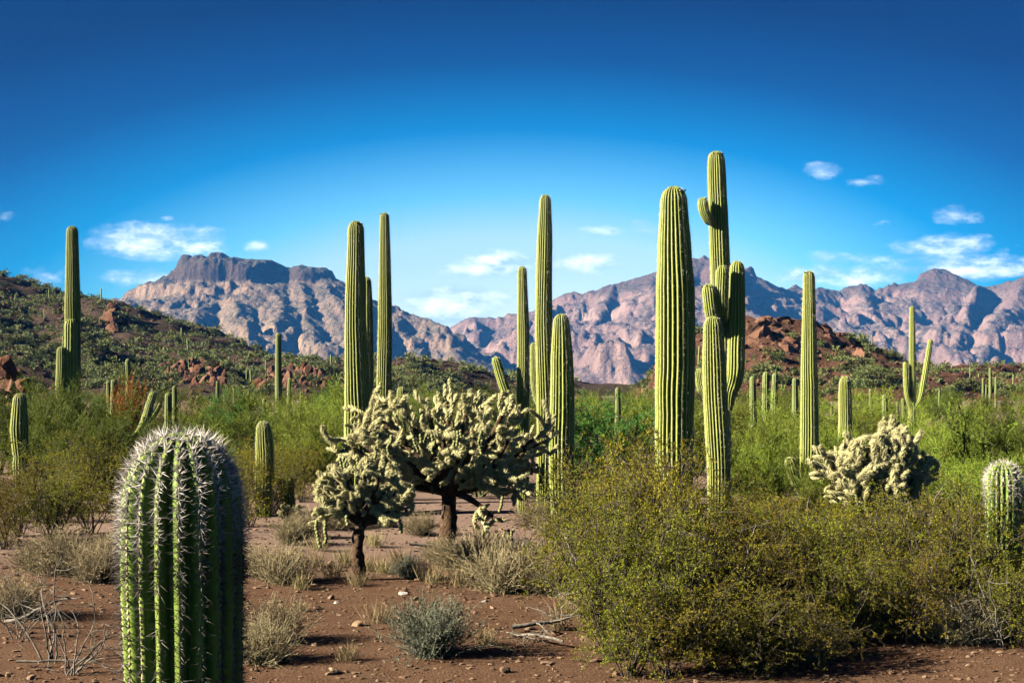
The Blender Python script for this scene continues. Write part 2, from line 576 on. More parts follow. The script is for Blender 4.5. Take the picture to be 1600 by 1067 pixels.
def mat_mountain(name, tan, brown, cap, scrub, z_cap, zw, sc=1.0, capw=1.0, scrubw=0.85):
    """far rock: colour by bed and by how flat it lies (scrub only roots on the gentler ground)"""
    m, t = new_mat(name)
    g = t.n('ShaderNodeNewGeometry')
    v = g.outputs['Position']
    sp = t.n('ShaderNodeSeparateXYZ', i_0=v)
    nz = t.n('ShaderNodeSeparateXYZ', i_0=g.outputs['Normal']).outputs[2]
    big = t.noise(v, 0.004 * sc, 5, 0.6)
    mid = t.noise(v, 0.016 * sc, 7, 0.7, 0.6)
    fine = t.noise(v, 0.09 * sc, 4, 0.75)
    mp = t.n('ShaderNodeMapping')
    t.set(mp.inputs[0], v)
    mp.inputs['Scale'].default_value = (1, 1, 6.0)
    beds = t.noise(mp.outputs[0], 0.012 * sc, 5, 0.7)
    c = t.mix(t.ramp(mid, [(0.38, 0.0), (0.6, 1.0)]), brown, tan)
    c = t.mix(t.math('MULTIPLY', t.ramp(beds, [(0.42, 0.0), (0.6, 1.0)]), 0.65), c, tan)
    c = t.mix(t.math('MULTIPLY', t.ramp(big, [(0.42, 0.0), (0.58, 1.0)]), 0.55), c, brown)
    zz = t.math('ADD', sp.outputs[2], t.math('MULTIPLY', t.math('SUBTRACT', mid, 0.5), zw * 1.2))
    capf = t.ramp(t.math('DIVIDE', t.math('SUBTRACT', zz, z_cap), zw), [(0.0, 0.0), (0.35, 1.0)])
    c = t.mix(t.math('MULTIPLY', capf, capw), c, cap)
    flat = t.ramp(t.math('ADD', nz, t.math('MULTIPLY', t.math('SUBTRACT', mid, 0.5), 0.9)), [(0.55, 0.0), (0.8, 1.0)])
    spk = t.ramp(fine, [(0.40, 0.15), (0.52, 1.0)])
    c = t.mix(t.math('MULTIPLY', t.math('MULTIPLY', flat, spk), scrubw), c, scrub)
    finish(t, c, 0.95, bump=t.math('ADD', t.math('MULTIPLY', mid, 1.6), t.math('ADD', t.math('MULTIPLY', fine, 0.5), t.math('MULTIPLY', beds, 0.8))), bstr=1.0, bdist=14.0 / sc, spec=0.05)
    return m


M['mesa'] = mat_mountain('mesa_rock', (0.50, 0.34, 0.21), (0.23, 0.15, 0.115), (0.115, 0.08, 0.065), (0.12, 0.115, 0.09), 236, 26)
M['range'] = mat_mountain('range_rock', (0.48, 0.32, 0.26), (0.24, 0.145, 0.13), (0.19, 0.115, 0.10), (0.115, 0.105, 0.095), 260, 60)
M['hill'] = mat_mountain('dark_hill_rock', (0.105, 0.056, 0.04), (0.04, 0.023, 0.018), (0.07, 0.045, 0.035), (0.10, 0.085, 0.06), 100, 30, 22.0, 1.0, 0.6)
M['butte'] = mat_mountain('red_butte_rock', (0.17, 0.075, 0.042), (0.07, 0.03, 0.02), (0.10, 0.05, 0.035), (0.13, 0.10, 0.07), 100, 30, 18.0, 1.0, 0.35)

# ------------------------------------------------------------------ terrain
def P3(px, py, d):
    return (at(px, d), d, zat(py, d))


def ridge(X, Y, pts, D, DR, warp=0.0, seed=0, ws=80.0):
    """height of a mountain that falls away from a crest line, by distance"""
    pts = np.asarray(pts, float)
    out = np.full(X.shape, -1e3)
    wv = 1 + warp * (fbm(X / ws, Y / ws, seed, 4) - 0.5) * 2
    for a, b in zip(pts[:-1], pts[1:]):
        ab = b[:2] - a[:2]
        t = np.clip(((X - a[0]) * ab[0] + (Y - a[1]) * ab[1]) / max(ab @ ab, 1e-9), 0, 1)
        d = np.hypot(X - a[0] - t * ab[0], Y - a[1] - t * ab[1]) * wv
        out = np.maximum(out, a[2] + t * (b[2] - a[2]) - np.interp(d, D, DR))
    return out


def erode(h, cell, iters, K, m=0.45):
    """running water cuts gullies into the slopes"""
    ny, nx = h.shape
    n = ny * nx
    idx = np.arange(n).reshape(ny, nx)
    for it in range(iters):
        hp = np.pad(h, 1, mode='edge')
        best = np.zeros_like(h); rec = idx.copy(); dist = np.full(h.shape, cell)
        for dy_ in (-1, 0, 1):
            for dx_ in (-1, 0, 1):
                if dx_ == 0 and dy_ == 0:
                    continue
                L = cell * math.hypot(dx_, dy_)
                s = (h - hp[1 + dy_:1 + dy_ + ny, 1 + dx_:1 + dx_ + nx]) / L
                jj = np.clip(np.arange(ny)[:, None] + dy_, 0, ny - 1) * nx + np.clip(np.arange(nx)[None, :] + dx_, 0, nx - 1)
                k = s > best
                best = np.where(k, s, best); rec = np.where(k, jj, rec); dist = np.where(k, L, dist)
        order = np.argsort(-h.ravel()).tolist()
        r = rec.ravel().tolist()
        A = [1.0] * n
        for i in order:
            j = r[i]
            if j != i:
                A[j] += A[i]
        f = (K * (np.array(A) * 1.0) ** m / (dist.ravel() / cell)).tolist()
        hl = h.ravel().tolist()
        for i in reversed(order):
            j = r[i]
            if j != i:
                fi = f[i]
                hl[i] = (hl[i] + fi * hl[j]) / (1 + fi)
        h = np.array(hl).reshape(ny, nx)
    return h


def blur(h, k=1):
    for _ in range(k):
        p = np.pad(h, 1, mode='edge')
        h = (p[:-2, 1:-1] + p[2:, 1:-1] + p[1:-1, :-2] + p[1:-1, 2:] + 4 * h) / 8
    return h


def upsample(h, k):
    ny, nx = h.shape
    yi = np.linspace(0, ny - 1, (ny - 1) * k + 1); xi = np.linspace(0, nx - 1, (nx - 1) * k + 1)
    y0 = np.minimum(yi.astype(int), ny - 2); x0 = np.minimum(xi.astype(int), nx - 2)
    fy = (yi - y0)[:, None]; fx = (xi - x0)[None, :]
    return (h[y0][:, x0] * (1 - fx) + h[y0][:, x0 + 1] * fx) * (1 - fy) + (h[y0 + 1][:, x0] * (1 - fx) + h[y0 + 1][:, x0 + 1] * fx) * fy


def steep(h, cell):
    gy, gx = np.gradient(h, cell)
    return np.hypot(gx, gy)


def terrace(h, X, Y, step, amt, seed, sharp=3.0, ws=120.0):
    q = h / step + 1.1 * fbm(X / ws, Y / ws, seed, 4)
    fl = np.floor(q); fr = q - fl
    e = np.where(fr < 0.5, 0.5 * (2 * fr) ** sharp, 1 - 0.5 * (2 - 2 * fr) ** sharp)
    return h + amt * step * (e - fr)


def grid_mesh(name, X, Y, Z, mat):
    ny, nx = X.shape
    V = np.stack([X, Y, Z], -1).reshape(-1, 3)
    i = np.arange(ny - 1)[:, None]; j = np.arange(nx - 1)[None, :]
    q = np.stack([i * nx + j, i * nx + j + 1, (i + 1) * nx + j + 1, (i + 1) * nx + j], -1).reshape(-1, 4)
    mb = MB(); mb.add(V, q)
    o = link(name, mb.mesh(name, mat))
    o['kind'] = 'structure'
    return o


def sampler(X, Y, Z):
    x0, y0 = X[0, 0], Y[0, 0]; cx = X[0, 1] - x0; cyy = Y[1, 0] - y0
    def f(x, y):
        a = np.clip((np.asarray(x) - x0) / cx, 0, X.shape[1] - 1.001); b = np.clip((np.asarray(y) - y0) / cyy, 0, X.shape[0] - 1.001)
        i = b.astype(int); j = a.astype(int); fb = b - i; fa = a - j
        return (Z[i, j] * (1 - fa) + Z[i, j + 1] * fa) * (1 - fb) + (Z[i + 1, j] * (1 - fa) + Z[i + 1, j + 1] * fa) * fb
    return f


# --- the flat-topped mountain
def build_mesa():
    c = 8.0
    xs = np.arange(at(20, 3300), at(860, 3300), c); ys = np.arange(2560, 3480, c)
    X, Y = np.meshgrid(xs, ys)
    D1 = [0, 40, 58, 66, 150, 230, 330, 480, 760, 1200]; R1 = [0, 5, 18, 52, 96, 150, 190, 245, 320, 420]
    D2 = [0, 20, 60, 150, 300, 500, 760, 1200]; R2 = [0, 4, 30, 85, 160, 230, 300, 400]
    D3 = [0, 30, 120, 260, 500, 900]; R3 = [0, 14, 75, 150, 230, 340]
    cap1 = [P3(*p) for p in [(312, 403, 3290), (330, 400, 3270), (365, 400, 3280), (390, 402, 3270), (404, 406, 3290)]]
    cap2 = [P3(*p) for p in [(452, 418, 3300), (466, 417, 3290), (480, 418, 3280)]]
    h = np.maximum(ridge(X, Y, cap1, D1, R1, 0.35, 1, 90), ridge(X, Y, cap2, D1, R1, 0.35, 2, 90))
    crest = [P3(*p) for p in [(40, 540, 3330), (110, 512, 3330), (190, 478, 3330), (240, 450, 3310), (268, 433, 3300), (296, 415, 3300)]]
    crest2 = [P3(*p) for p in [(500, 430, 3280), (516, 438, 3270), (540, 458, 3250), (570, 470, 3220), (600, 480, 3200), (650, 498, 3150), (690, 518, 3080), (712, 540, 3000), (745, 564, 2960), (800, 590, 2900)]]
    h = np.maximum(h, np.maximum(ridge(X, Y, crest, D2, R2, 0.3, 3), ridge(X, Y, crest2, D2, R2, 0.3, 4)))
    for k, sp in enumerate([[(330, 432, 3220), (318, 470, 3080), (296, 520, 2900), (280, 565, 2720)],
                            [(300, 430, 3250), (250, 480, 3150), (215, 520, 3000), (190, 560, 2800)],
                            [(420, 440, 3210), (446, 488, 3040), (420, 535, 2850), (400, 575, 2700)],
                            [(502, 432, 3260), (522, 474, 3110), (548, 520, 2960), (565, 560, 2780)],
                            [(600, 482, 3190), (640, 520, 3030), (660, 555, 2880), (670, 585, 2760)],
                            [(470, 440, 3230), (480, 500, 3020), (490, 545, 2860), (500, 585, 2700)],
                            [(360, 436, 3200), (372, 500, 2980), (350, 555, 2780), (345, 590, 2650)]]):
        h = np.maximum(h, ridge(X, Y, [P3(*p) for p in sp], D3, R3, 0.35, 10 + k))
    foot = np.interp(Y, [2600, 3300], [-3, 55])
    h = np.maximum(h, foot)
    h = h + 80 * (fbm(X / 210 , Y / 210, 21, 5) - 0.5) * np.clip((300 - h) / 80, 0.15, 1) * np.clip((h - 10) / 80, 0, 1)
    crest_keep = h.copy()
    e = 0.35 * h + 0.65 * erode(h, c, 9, 0.030)
    e = np.where(h > 265, 0.75 * h + 0.25 * e, e)
    k = 3
    e = upsample(e, k); X, Y = np.meshgrid(np.linspace(xs[0], xs[-1], e.shape[1]), np.linspace(ys[0], ys[-1], e.shape[0])); cc = c / k
    s = np.clip((steep(blur(e, 3), cc) - 0.35) / 0.5, 0, 1)
    w_ = np.clip((e - 30) / 60, 0, 1)
    mo = np.clip((fbm(X / 160, Y / 160, 33, 3) - 0.38) / 0.25, 0, 1)
    e = terrace(e, X, Y, 44, 0.6, 31, 3.5, 45) * w_ * mo + e * (1 - w_ * mo)
    e = e + w_ * s * mo * (24 * (fbm(X / 40 + 0.8 * fbm(X / 30, Y / 30, 44, 3), Y / 60, 41, 5, 0.65, True) - 0.6))
    e = e + w_ * 17 * (fbm(X / 50 + 0.5 * fbm(X / 40, Y / 40, 45, 3), Y / 50, 43, 5, 0.64, True) - 0.62)
    b = np.minimum.reduce([(X - X.min()), (X.max() - X), (Y - Y.min())])
    e = e - 60 * np.clip(1 - b / 120, 0, 1) * np.clip(1 - (e - 20) / 200, 0, 1)
    return grid_mesh('mesa_mountain', X, Y, e, M['mesa'])


def build_range():
    c = 8.0
    xs = np.arange(at(560, 3900), at(1960, 3900), c); ys = np.arange(3060, 4330, c)
    X, Y = np.meshgrid(xs, ys)
    D2 = [0, 15, 50, 140, 300, 520, 820, 1300]; R2 = [0, 5, 32, 90, 165, 245, 330, 430]
    D3 = [0, 20, 60, 180, 340, 600, 1000]; R3 = [0, 10, 48, 130, 205, 300, 420]
    crest = [P3(*p) for p in [(560, 575, 4200), (640, 540, 4250), (700, 512, 4250), (738, 496, 4200), (760, 497, 4200), (800, 490, 4200), (845, 478, 4150), (872, 464, 4150), (905, 459, 4100), (960, 441, 4100),
                              (1020, 424, 4060), (1065, 413, 4020), (1080, 408, 4000), (1098, 397, 4000), (1120, 407, 4000), (1140, 414, 4000), (1160, 420, 4000), (1180, 436, 4010), (1230, 453, 4060),
                              (1250, 446, 4100), (1275, 449, 4130), (1312, 455, 4150), (1328, 445, 4150), (1350, 443, 4150), (1370, 449, 4150), (1430, 441, 4110), (1448, 428, 4100), (1462, 421, 4100), (1474, 421, 4100),
                              (1494, 439, 4060), (1510, 442, 4030), (1545, 449, 4010), (1558, 447, 4000), (1574, 441, 3980), (1590, 447, 3960), (1602, 434, 3950), (1660, 418, 3940), (1740, 428, 3900), (1850, 450, 3900), (1960, 490, 3880)]]
    h = ridge(X, Y, crest, D2, R2, 0.35, 51, 110)
    for k, sp in enumerate([[(1100, 400, 3990), (1128, 420, 3840), (1148, 444, 3690), (1170, 474, 3550), (1190, 494, 3450), (1245, 508, 3370), (1310, 534, 3270), (1350, 568, 3180)],
                            [(960, 441, 4090), (940, 478, 3880), (915, 530, 3640), (895, 575, 3400)],
                            [(1020, 424, 4050), (1016, 462, 3860), (1005, 505, 3660), (985, 550, 3440), (970, 585, 3280)],
                            [(1085, 405, 3990), (1075, 460, 3800), (1070, 510, 3600), (1060, 560, 3400)],
                            [(1345, 443, 4140), (1352, 470, 3960), (1372, 505, 3780), (1400, 545, 3560), (1425, 580, 3380)],
                            [(1530, 444, 3990), (1525, 446, 3900), (1512, 475, 3790), (1505, 520, 3620), (1480, 565, 3430), (1460, 590, 3300)],
                            [(1602, 436, 3940), (1590, 462, 3780), (1560, 500, 3620), (1540, 545, 3460), (1520, 585, 3300)],
                            [(872, 466, 4130), (850, 510, 3900), (815, 550, 3650), (790, 585, 3450)],
                            [(1430, 441, 4100), (1418, 480, 3900), (1432, 530, 3680), (1445, 570, 3480)],
                            [(740, 497, 4190), (748, 530, 3950), (735, 570, 3650)],
                            [(1660, 420, 3920), (1670, 480, 3650), (1640, 550, 3400)],
                            [(1250, 448, 4090), (1262, 480, 3920), (1300, 505, 3760)]]):
        sh = k in (0, 5)
        h = np.maximum(h, ridge(X, Y, [P3(*p) for p in sp], [0, 15, 50, 130, 260, 600] if sh else D3, [0, 8, 60, 160, 290, 600] if sh else R3, 0.3 if sh else 0.4, 60 + k, 90))
    h = np.maximum(h, np.interp(Y, [3100, 4000], [-4, 70]))
    h = h + 80 * (fbm(X / 240, Y / 240, 71, 5) - 0.5) * np.clip((4050 - Y) / 200, 0.12, 1) * np.clip((h - 10) / 80, 0, 1)
    e = 0.15 * h + 0.85 * erode(h, c, 11, 0.032)
    e = np.where(h > 250, 0.6 * h + 0.4 * e, e)
    k = 2
    e = upsample(e, k); X, Y = np.meshgrid(np.linspace(xs[0], xs[-1], e.shape[1]), np.linspace(ys[0], ys[-1], e.shape[0])); cc = c / k
    s = np.clip((steep(blur(e, 3), cc) - 0.35) / 0.5, 0, 1)
    w_ = np.clip((e - 30) / 60, 0, 1)
    mo = np.clip((fbm(X / 200, Y / 200, 83, 3) - 0.36) / 0.25, 0, 1)
    e = terrace(e, X, Y, 64, 0.75, 81, 3.5, 50) * w_ * mo + e * (1 - w_ * mo)
    e = e + w_ * s * mo * (30 * (fbm(X / 46 + 0.8 * fbm(X / 36, Y / 36, 84, 3), Y / 70, 91, 5, 0.65, True) - 0.6))
    e = e + w_ * 20 * (fbm(X / 60 + 0.5 * fbm(X / 50, Y / 50, 95, 3), Y / 60, 93, 5, 0.62, True) - 0.62)
    b = np.minimum.reduce([(X - X.min()), (X.max() - X), (Y - Y.min())])
    e = e - 60 * np.clip(1 - b / 120, 0, 1) * np.clip(1 - (e - 20) / 200, 0, 1)
    return grid_mesh('jagged_mountain_range', X, Y, e, M['range'])


build_mesa()
build_range()


# --- near dark volcanic ridge on the left, and the red butte on the right
def build_hill():
    c = 1.6
    xs = np.arange(-190, 70, c); ys = np.arange(165, 440, c)
    X, Y = np.meshgrid(xs, ys)
    crest = [P3(*p) for p in [(-380, 330, 420), (-200, 375, 410), (-60, 412, 400), (0, 433, 395), (30, 446, 390), (70, 462, 385), (150, 470, 375), (188, 482, 370), (222, 505, 360), (250, 521, 350), (300, 541, 335), (350, 553, 325),
                              (410, 556, 320), (480, 561, 315), (560, 566, 315), (640, 563, 320), (720, 571, 325), (790, 583, 335), (880, 593, 340), (960, 599, 345), (1100, 606, 345)]]
    D = [0, 5, 30, 60, 100, 160, 300]; R = [0, 0.8, 9, 20, 33, 48, 80]
    h = ridge(X, Y, crest, D, R, 0.3, 101, 30)
    for k, sp in enumerate([[(60, 462, 380), (110, 520, 300), (150, 575, 240), (170, 606, 200)], [(-60, 420, 395), (-40, 500, 300), (10, 560, 230)], [(250, 522, 345), (290, 565, 280), (310, 600, 225)],
                            [(480, 562, 312), (470, 585, 265), (455, 604, 225)], [(640, 564, 318), (610, 585, 275), (600, 604, 235)], [(150, 472, 372), (215, 540, 310), (235, 590, 250)]]):
        h = np.maximum(h, ridge(X, Y, [P3(*p) for p in sp], [0, 4, 25, 60, 200], [0, 0.6, 8, 20, 60], 0.35, 110 + k, 24))
    h = h + 2.4 * (fbm(X / 22, Y / 22, 121, 4) - 0.5) * np.clip(h / 6, 0, 1)
    h = erode(h, c, 6, 0.012)
    w_ = np.clip((h - 0.5) / 4, 0, 1)
    h = terrace(h, X, Y, 3.4, 0.7, 131, 3.0, 16) * w_ + h * (1 - w_)
    h = h + w_ * (1.1 * (fbm(X / 4.0, Y / 6.0, 141, 4, 0.6, True) - 0.55))
    h = h - 26 * np.clip((205 - Y) / 38, 0, 1) - 30 * np.clip((X - 40) / 28, 0, 1)
    h = np.maximum(h, -1.5)
    return grid_mesh('dark_volcanic_ridge', X, Y, h, M['hill']), sampler(X, Y, h)


def build_butte():
    c = 1.0
    xs = np.arange(8, 150, c); ys = np.arange(165, 345, c)
    X, Y = np.meshgrid(xs, ys)
    crest = [P3(*p) for p in [(905, 603, 262), (960, 596, 258), (985, 578, 255), (1010, 566, 255), (1040, 566, 255), (1075, 536, 255), (1110, 518, 255), (1150, 506, 255), (1190, 500, 255), (1222, 503, 255), (1250, 514, 255), (1290, 524, 258), (1318, 531, 260),
                              (1345, 545, 262), (1368, 561, 265), (1400, 571, 270), (1450, 575, 280), (1520, 575, 290), (1600, 567, 300), (1720, 556, 310), (1900, 560, 315)]]
    D = [0, 4, 12, 24, 45, 75, 120]; R = [0, 0.6, 4.6, 8.6, 13.0, 17, 24]
    h = ridge(X, Y, crest, D, R, 0.35, 151, 14)
    for k, sp in enumerate([[(1190, 505, 252), (1200, 540, 238), (1215, 590, 215)], [(1020, 575, 250), (1010, 595, 225)], [(1320, 538, 256), (1340, 575, 230), (1360, 600, 205)], [(1520, 577, 285), (1500, 598, 235)], [(1640, 566, 300), (1620, 594, 240)]]):
        h = np.maximum(h, ridge(X, Y, [P3(*p) for p in sp], [0, 4, 16, 40, 90], [0, 0.8, 5, 11, 20], 0.35, 160 + k, 12))
    h = h + 1.3 * (fbm(X / 9, Y / 9, 171, 4) - 0.5) * np.clip(h / 3, 0, 1)
    h = erode(h, c, 4, 0.012)
    w_ = np.clip((h - 0.3) / 2, 0, 1)
    h = terrace(h, X, Y, 2.6, 0.8, 181, 3.0, 10) * w_ + h * (1 - w_)
    h = h + w_ * (1.2 * (fbm(X / 2.6, Y / 4.0, 191, 4, 0.6, True) - 0.55))
    h = h - 16 * np.clip((200 - Y) / 30, 0, 1) - 16 * np.clip((30 - X) / 20, 0, 1)
    h = np.maximum(h, -1.5)
    return grid_mesh('red_rock_butte', X, Y, h, M['butte']), sampler(X, Y, h)


hill, hill_z = build_hill()
butte, butte_z = build_butte()


# --- desert floor, one sheet out past the mountains
def build_ground():
    def axis(a, b, near0, near1, fine, n):
        mid = np.arange(near0, near1 + 1e-6, fine)
        lo = near0 - np.geomspace(fine, near0 - a, n)[::-1]
        hi = near1 + np.geomspace(fine, b - near1, n)
        return np.concatenate([lo, mid, hi])
    xs = axis(-3600, 3600, -9, 9, 0.16, 70)
    ys = axis(-900, 5200, 7, 26, 0.16, 70)
    X, Y = np.meshgrid(xs, ys)
    return grid_mesh('ground', X, Y, gz(X, Y), M['ground'])


build_ground()

# --- the dry blue air between here and the mountains
def build_haze():
    x0, x1, y0, y1, z0, z1 = -4200, 4200, -1200, 5600, -70, 470
    V = [(x, y, z) for z in (z0, z1) for y in (y0, y1) for x in (x0, x1)]
    Fq = [(0, 2, 3, 1), (4, 5, 7, 6), (0, 1, 5, 4), (2, 6, 7, 3), (0, 4, 6, 2), (1, 3, 7, 5)]
    m, t = new_mat('desert_haze')
    pv = t.n('ShaderNodeVolumePrincipled')
    pv.inputs['Color'].default_value = (0.07, 0.36, 1.0, 1)
    pv.inputs['Density'].default_value = 0.75e-4
    pv.inputs['Anisotropy'].default_value = 0.0
    t.n('ShaderNodeOutputMaterial', i_Volume=pv.outputs[0])
    mb = MB(); mb.add(V, Fq)
    o = link('haze', mb.mesh('haze', m, smooth=False))
    o['kind'] = 'stuff'
    return o


build_haze()
# ------------------------------------------------------------------ saguaros
def smooth_path(pts, n):
    """resample a polyline by Catmull-Rom to n points"""
    P = np.asarray(pts, float)
    if len(P) < 3:
        t = np.linspace(0, 1, n)[:, None]
        return P[0] * (1 - t) + P[-1] * t
    Q = np.vstack([2 * P[0] - P[1], P, 2 * P[-1] - P[-2]])
    seg = np.linalg.norm(np.diff(P, axis=0), axis=1)
    cum = np.concatenate([[0], np.cumsum(seg)])
    out = []
    for s in np.linspace(0, cum[-1], n):
        i = min(np.searchsorted(cum, s, side='right') - 1, len(P) - 2)
        t = (s - cum[i]) / max(seg[i], 1e-9)
        a, b, c, d = Q[i], Q[i + 1], Q[i + 2], Q[i + 3]
        out.append(0.5 * (2 * b + (c - a) * t + (2 * a - 5 * b + 4 * c - d) * t * t + (3 * b - a - 3 * c + d) * t ** 3))
    return np.array(out)


def ribbed(path, radii, ribs, k, depth, seed, dome=1.1, wave=0.02, twist=0.12, sharp=0.85):
    """a ribbed cactus stem with a domed tip; returns the mesh builder and what is needed to set spines"""
    r_ = np.random.default_rng(seed)
    P = np.asarray(path, float); R = np.asarray(radii, float)
    tip_dir = nrm(P[-1] - P[-2]); R0 = R[-1]
    s = np.linspace(0, 1, 10)[1:]
    dp = P[-1] + tip_dir * (np.sin(s * np.pi / 2) * R0 * dome)[:, None]
    dr = np.maximum(R0 * np.cos(s * np.pi / 2) ** 0.95, R0 * 0.03)
    n0 = len(P)
    P = np.vstack([P, dp]); R = np.concatenate([R, dr])
    L = np.concatenate([[0], np.cumsum(np.linalg.norm(np.diff(P, axis=0), axis=1))])
    R = R * (1 + wave * (vnoise(L * 2.2, L * 0 + seed, seed) - 0.5) * 2 + wave * 0.6 * (vnoise(L * 7.0, L * 0 + seed, seed + 3) - 0.5) * 2)
    T, N, B = frames(P)
    nv = ribs * k
    j = np.arange(nv)
    g = np.abs(np.cos(np.pi * (j % k) / k))
    prof = 1 - depth * (1 - g ** sharp)
    ribamp = 1 + 0.05 * (r_.random(ribs) - 0.5)
    prof = prof * np.repeat(ribamp, k)
    th0 = 2 * np.pi * j / nv
    wob = twist * (vnoise(L * 0.7, L * 0 + 7.7 + seed, seed + 5) - 0.5) + 0.05 * (vnoise(L * 3.0, L * 0 + 3.3 + seed, seed + 6) - 0.5)
    TH = th0[None, :] + wob[:, None]
    out = np.cos(TH)[..., None] * N[:, None, :] + np.sin(TH)[..., None] * B[:, None, :]
    V = P[:, None, :] + out * (R[:, None] * prof[None, :])[..., None]
    mb = MB()
    i = np.arange(len(P) - 1)[:, None]; jj = np.arange(nv)[None, :]
    q = np.stack([i * nv + jj, i * nv + (jj + 1) % nv, (i + 1) * nv + (jj + 1) % nv, (i + 1) * nv + jj], -1).reshape(-1, 4)
    tint = np.broadcast_to((g ** 6)[None, :], (len(P), nv)).ravel()
    mb.add(V.reshape(-1, 3), q, 0, tint)
    c0 = mb.n
    mb.add(P[-1:] + tip_dir * R0 * 0.01, np.zeros((0, 3), int), 0, 0.8)
    tri = np.stack([(len(P) - 1) * nv + np.arange(nv), (len(P) - 1) * nv + (np.arange(nv) + 1) % nv, np.full(nv, c0)], -1)
    mb.f3.append(tri); mb.m3.append(np.zeros(nv, np.int32))
    return mb, dict(P=P, R=R, L=L, T=T, N=N, B=B, wob=wob, ribs=ribs, Lbody=L[n0 - 1], Ltot=L[-1])


def spines_on(info, spacing, per, length, width, pale, seed, s0=0.0, spread=0.9, sparse=0.0):
    """rows of spine clusters along the rib crests; pale(frac) gives colour towards the tip"""
    mb = MB()
    P, R, L = info['P'], info['R'], info['L']
    S, A = [], []
    for r in range(info['ribs']):
        s = np.arange(s0 + rng.random() * spacing, info['Ltot'] * 0.995, spacing)
        s = s + (rng.random(len(s)) - 0.5) * spacing * 0.3
        S.append(s); A.append(np.full(len(s), 2 * np.pi * r / info['ribs']))
    S = np.clip(np.concatenate(S), 0, info['Ltot']); A = np.concatenate(A)
    def itp(v):
        return np.stack([np.interp(S, L, v[:, c]) for c in range(3)], -1) if v.ndim == 2 else np.interp(S, L, v)
    p = itp(P); rr = itp(R); N = nrm(itp(info['N'])); B = nrm(itp(info['B'])); T = nrm(itp(info['T'])); wb = itp(info['wob'])
    th = A + wb
    o = np.cos(th)[:, None] * N + np.sin(th)[:, None] * B
    base = p + o * rr[:, None] * 0.99
    dRdL = np.gradient(R, L); sl = np.interp(S, L, dRdL)
    nor = nrm(o - T * np.clip(sl, -6, 0.3)[:, None])
    n = len(S)
    base = np.repeat(base, per, 0); nor = np.repeat(nor, per, 0)
    d = nrm(nor + rng.normal(size=(n * per, 3)) * spread)
    d = np.where((np.sum(d * nor, 1) < 0.05)[:, None], nrm(d + nor), d)
    lf = np.repeat(S / info['Ltot'], per)
    ll = length * (0.55 + 0.9 * rng.random(n * per))
    keep = (lf > sparse) | (rng.random(n * per) < 0.42)
    base, d, ll, lf = base[keep], d[keep], ll[keep], lf[keep]
    slivers(mb, base, d, ll, width, 0, np.clip(pale(lf) + 0.25 * (rng.random(len(lf)) - 0.5), 0, 1))
    return mb


def add_stem(root, name, pts, radii_at, ribs, k, rings, depth, seed, mat, spine=None, dome=1.3, twist=0.12, wave=0.02):
    """one stem or arm (with its spines as a sub-part)"""
    path = smooth_path(pts, rings)
    fr = np.linspace(0, 1, rings)
    R = np.interp(fr, [a for a, b in radii_at], [b for a, b in radii_at])
    mb, info = ribbed(path, R, ribs, k, depth, seed, dome, wave, twist)
    st = link(name, mb.mesh(name, mat), root)
    if spine:
        sp = spines_on(info, *spine)
        so = link('spines', sp.mesh('spines', M['spine'], smooth=False), st)
        so['kind'] = 'stuff'
    return st, info


def crown_buds(stem, info, n, size, seed):
    """dried flower remains round the tip"""
    r_ = np.random.default_rng(seed)
    P = info['P']; N, B, T = info['N'][-6], info['B'][-6], info['T'][-6]
    for i in range(n):
        a = r_.random() * 6.283
        o = math.cos(a) * N + math.sin(a) * B
        p = P[-6] + o * info['R'][-6] * 0.95
        d = nrm(o * 0.7 + T * 0.6 + r_.normal(size=3) * 0.3)
        L_ = size * (0.6 + r_.random())
        mb = MB()
        tube(mb, np.array([p, p + d * L_ * 0.5, p + d * L_]), [size * 0.25, size * 0.32, size * 0.12], 5, cap=True)
        link('dried_bud', mb.mesh('dried_bud', M['bud']), stem)


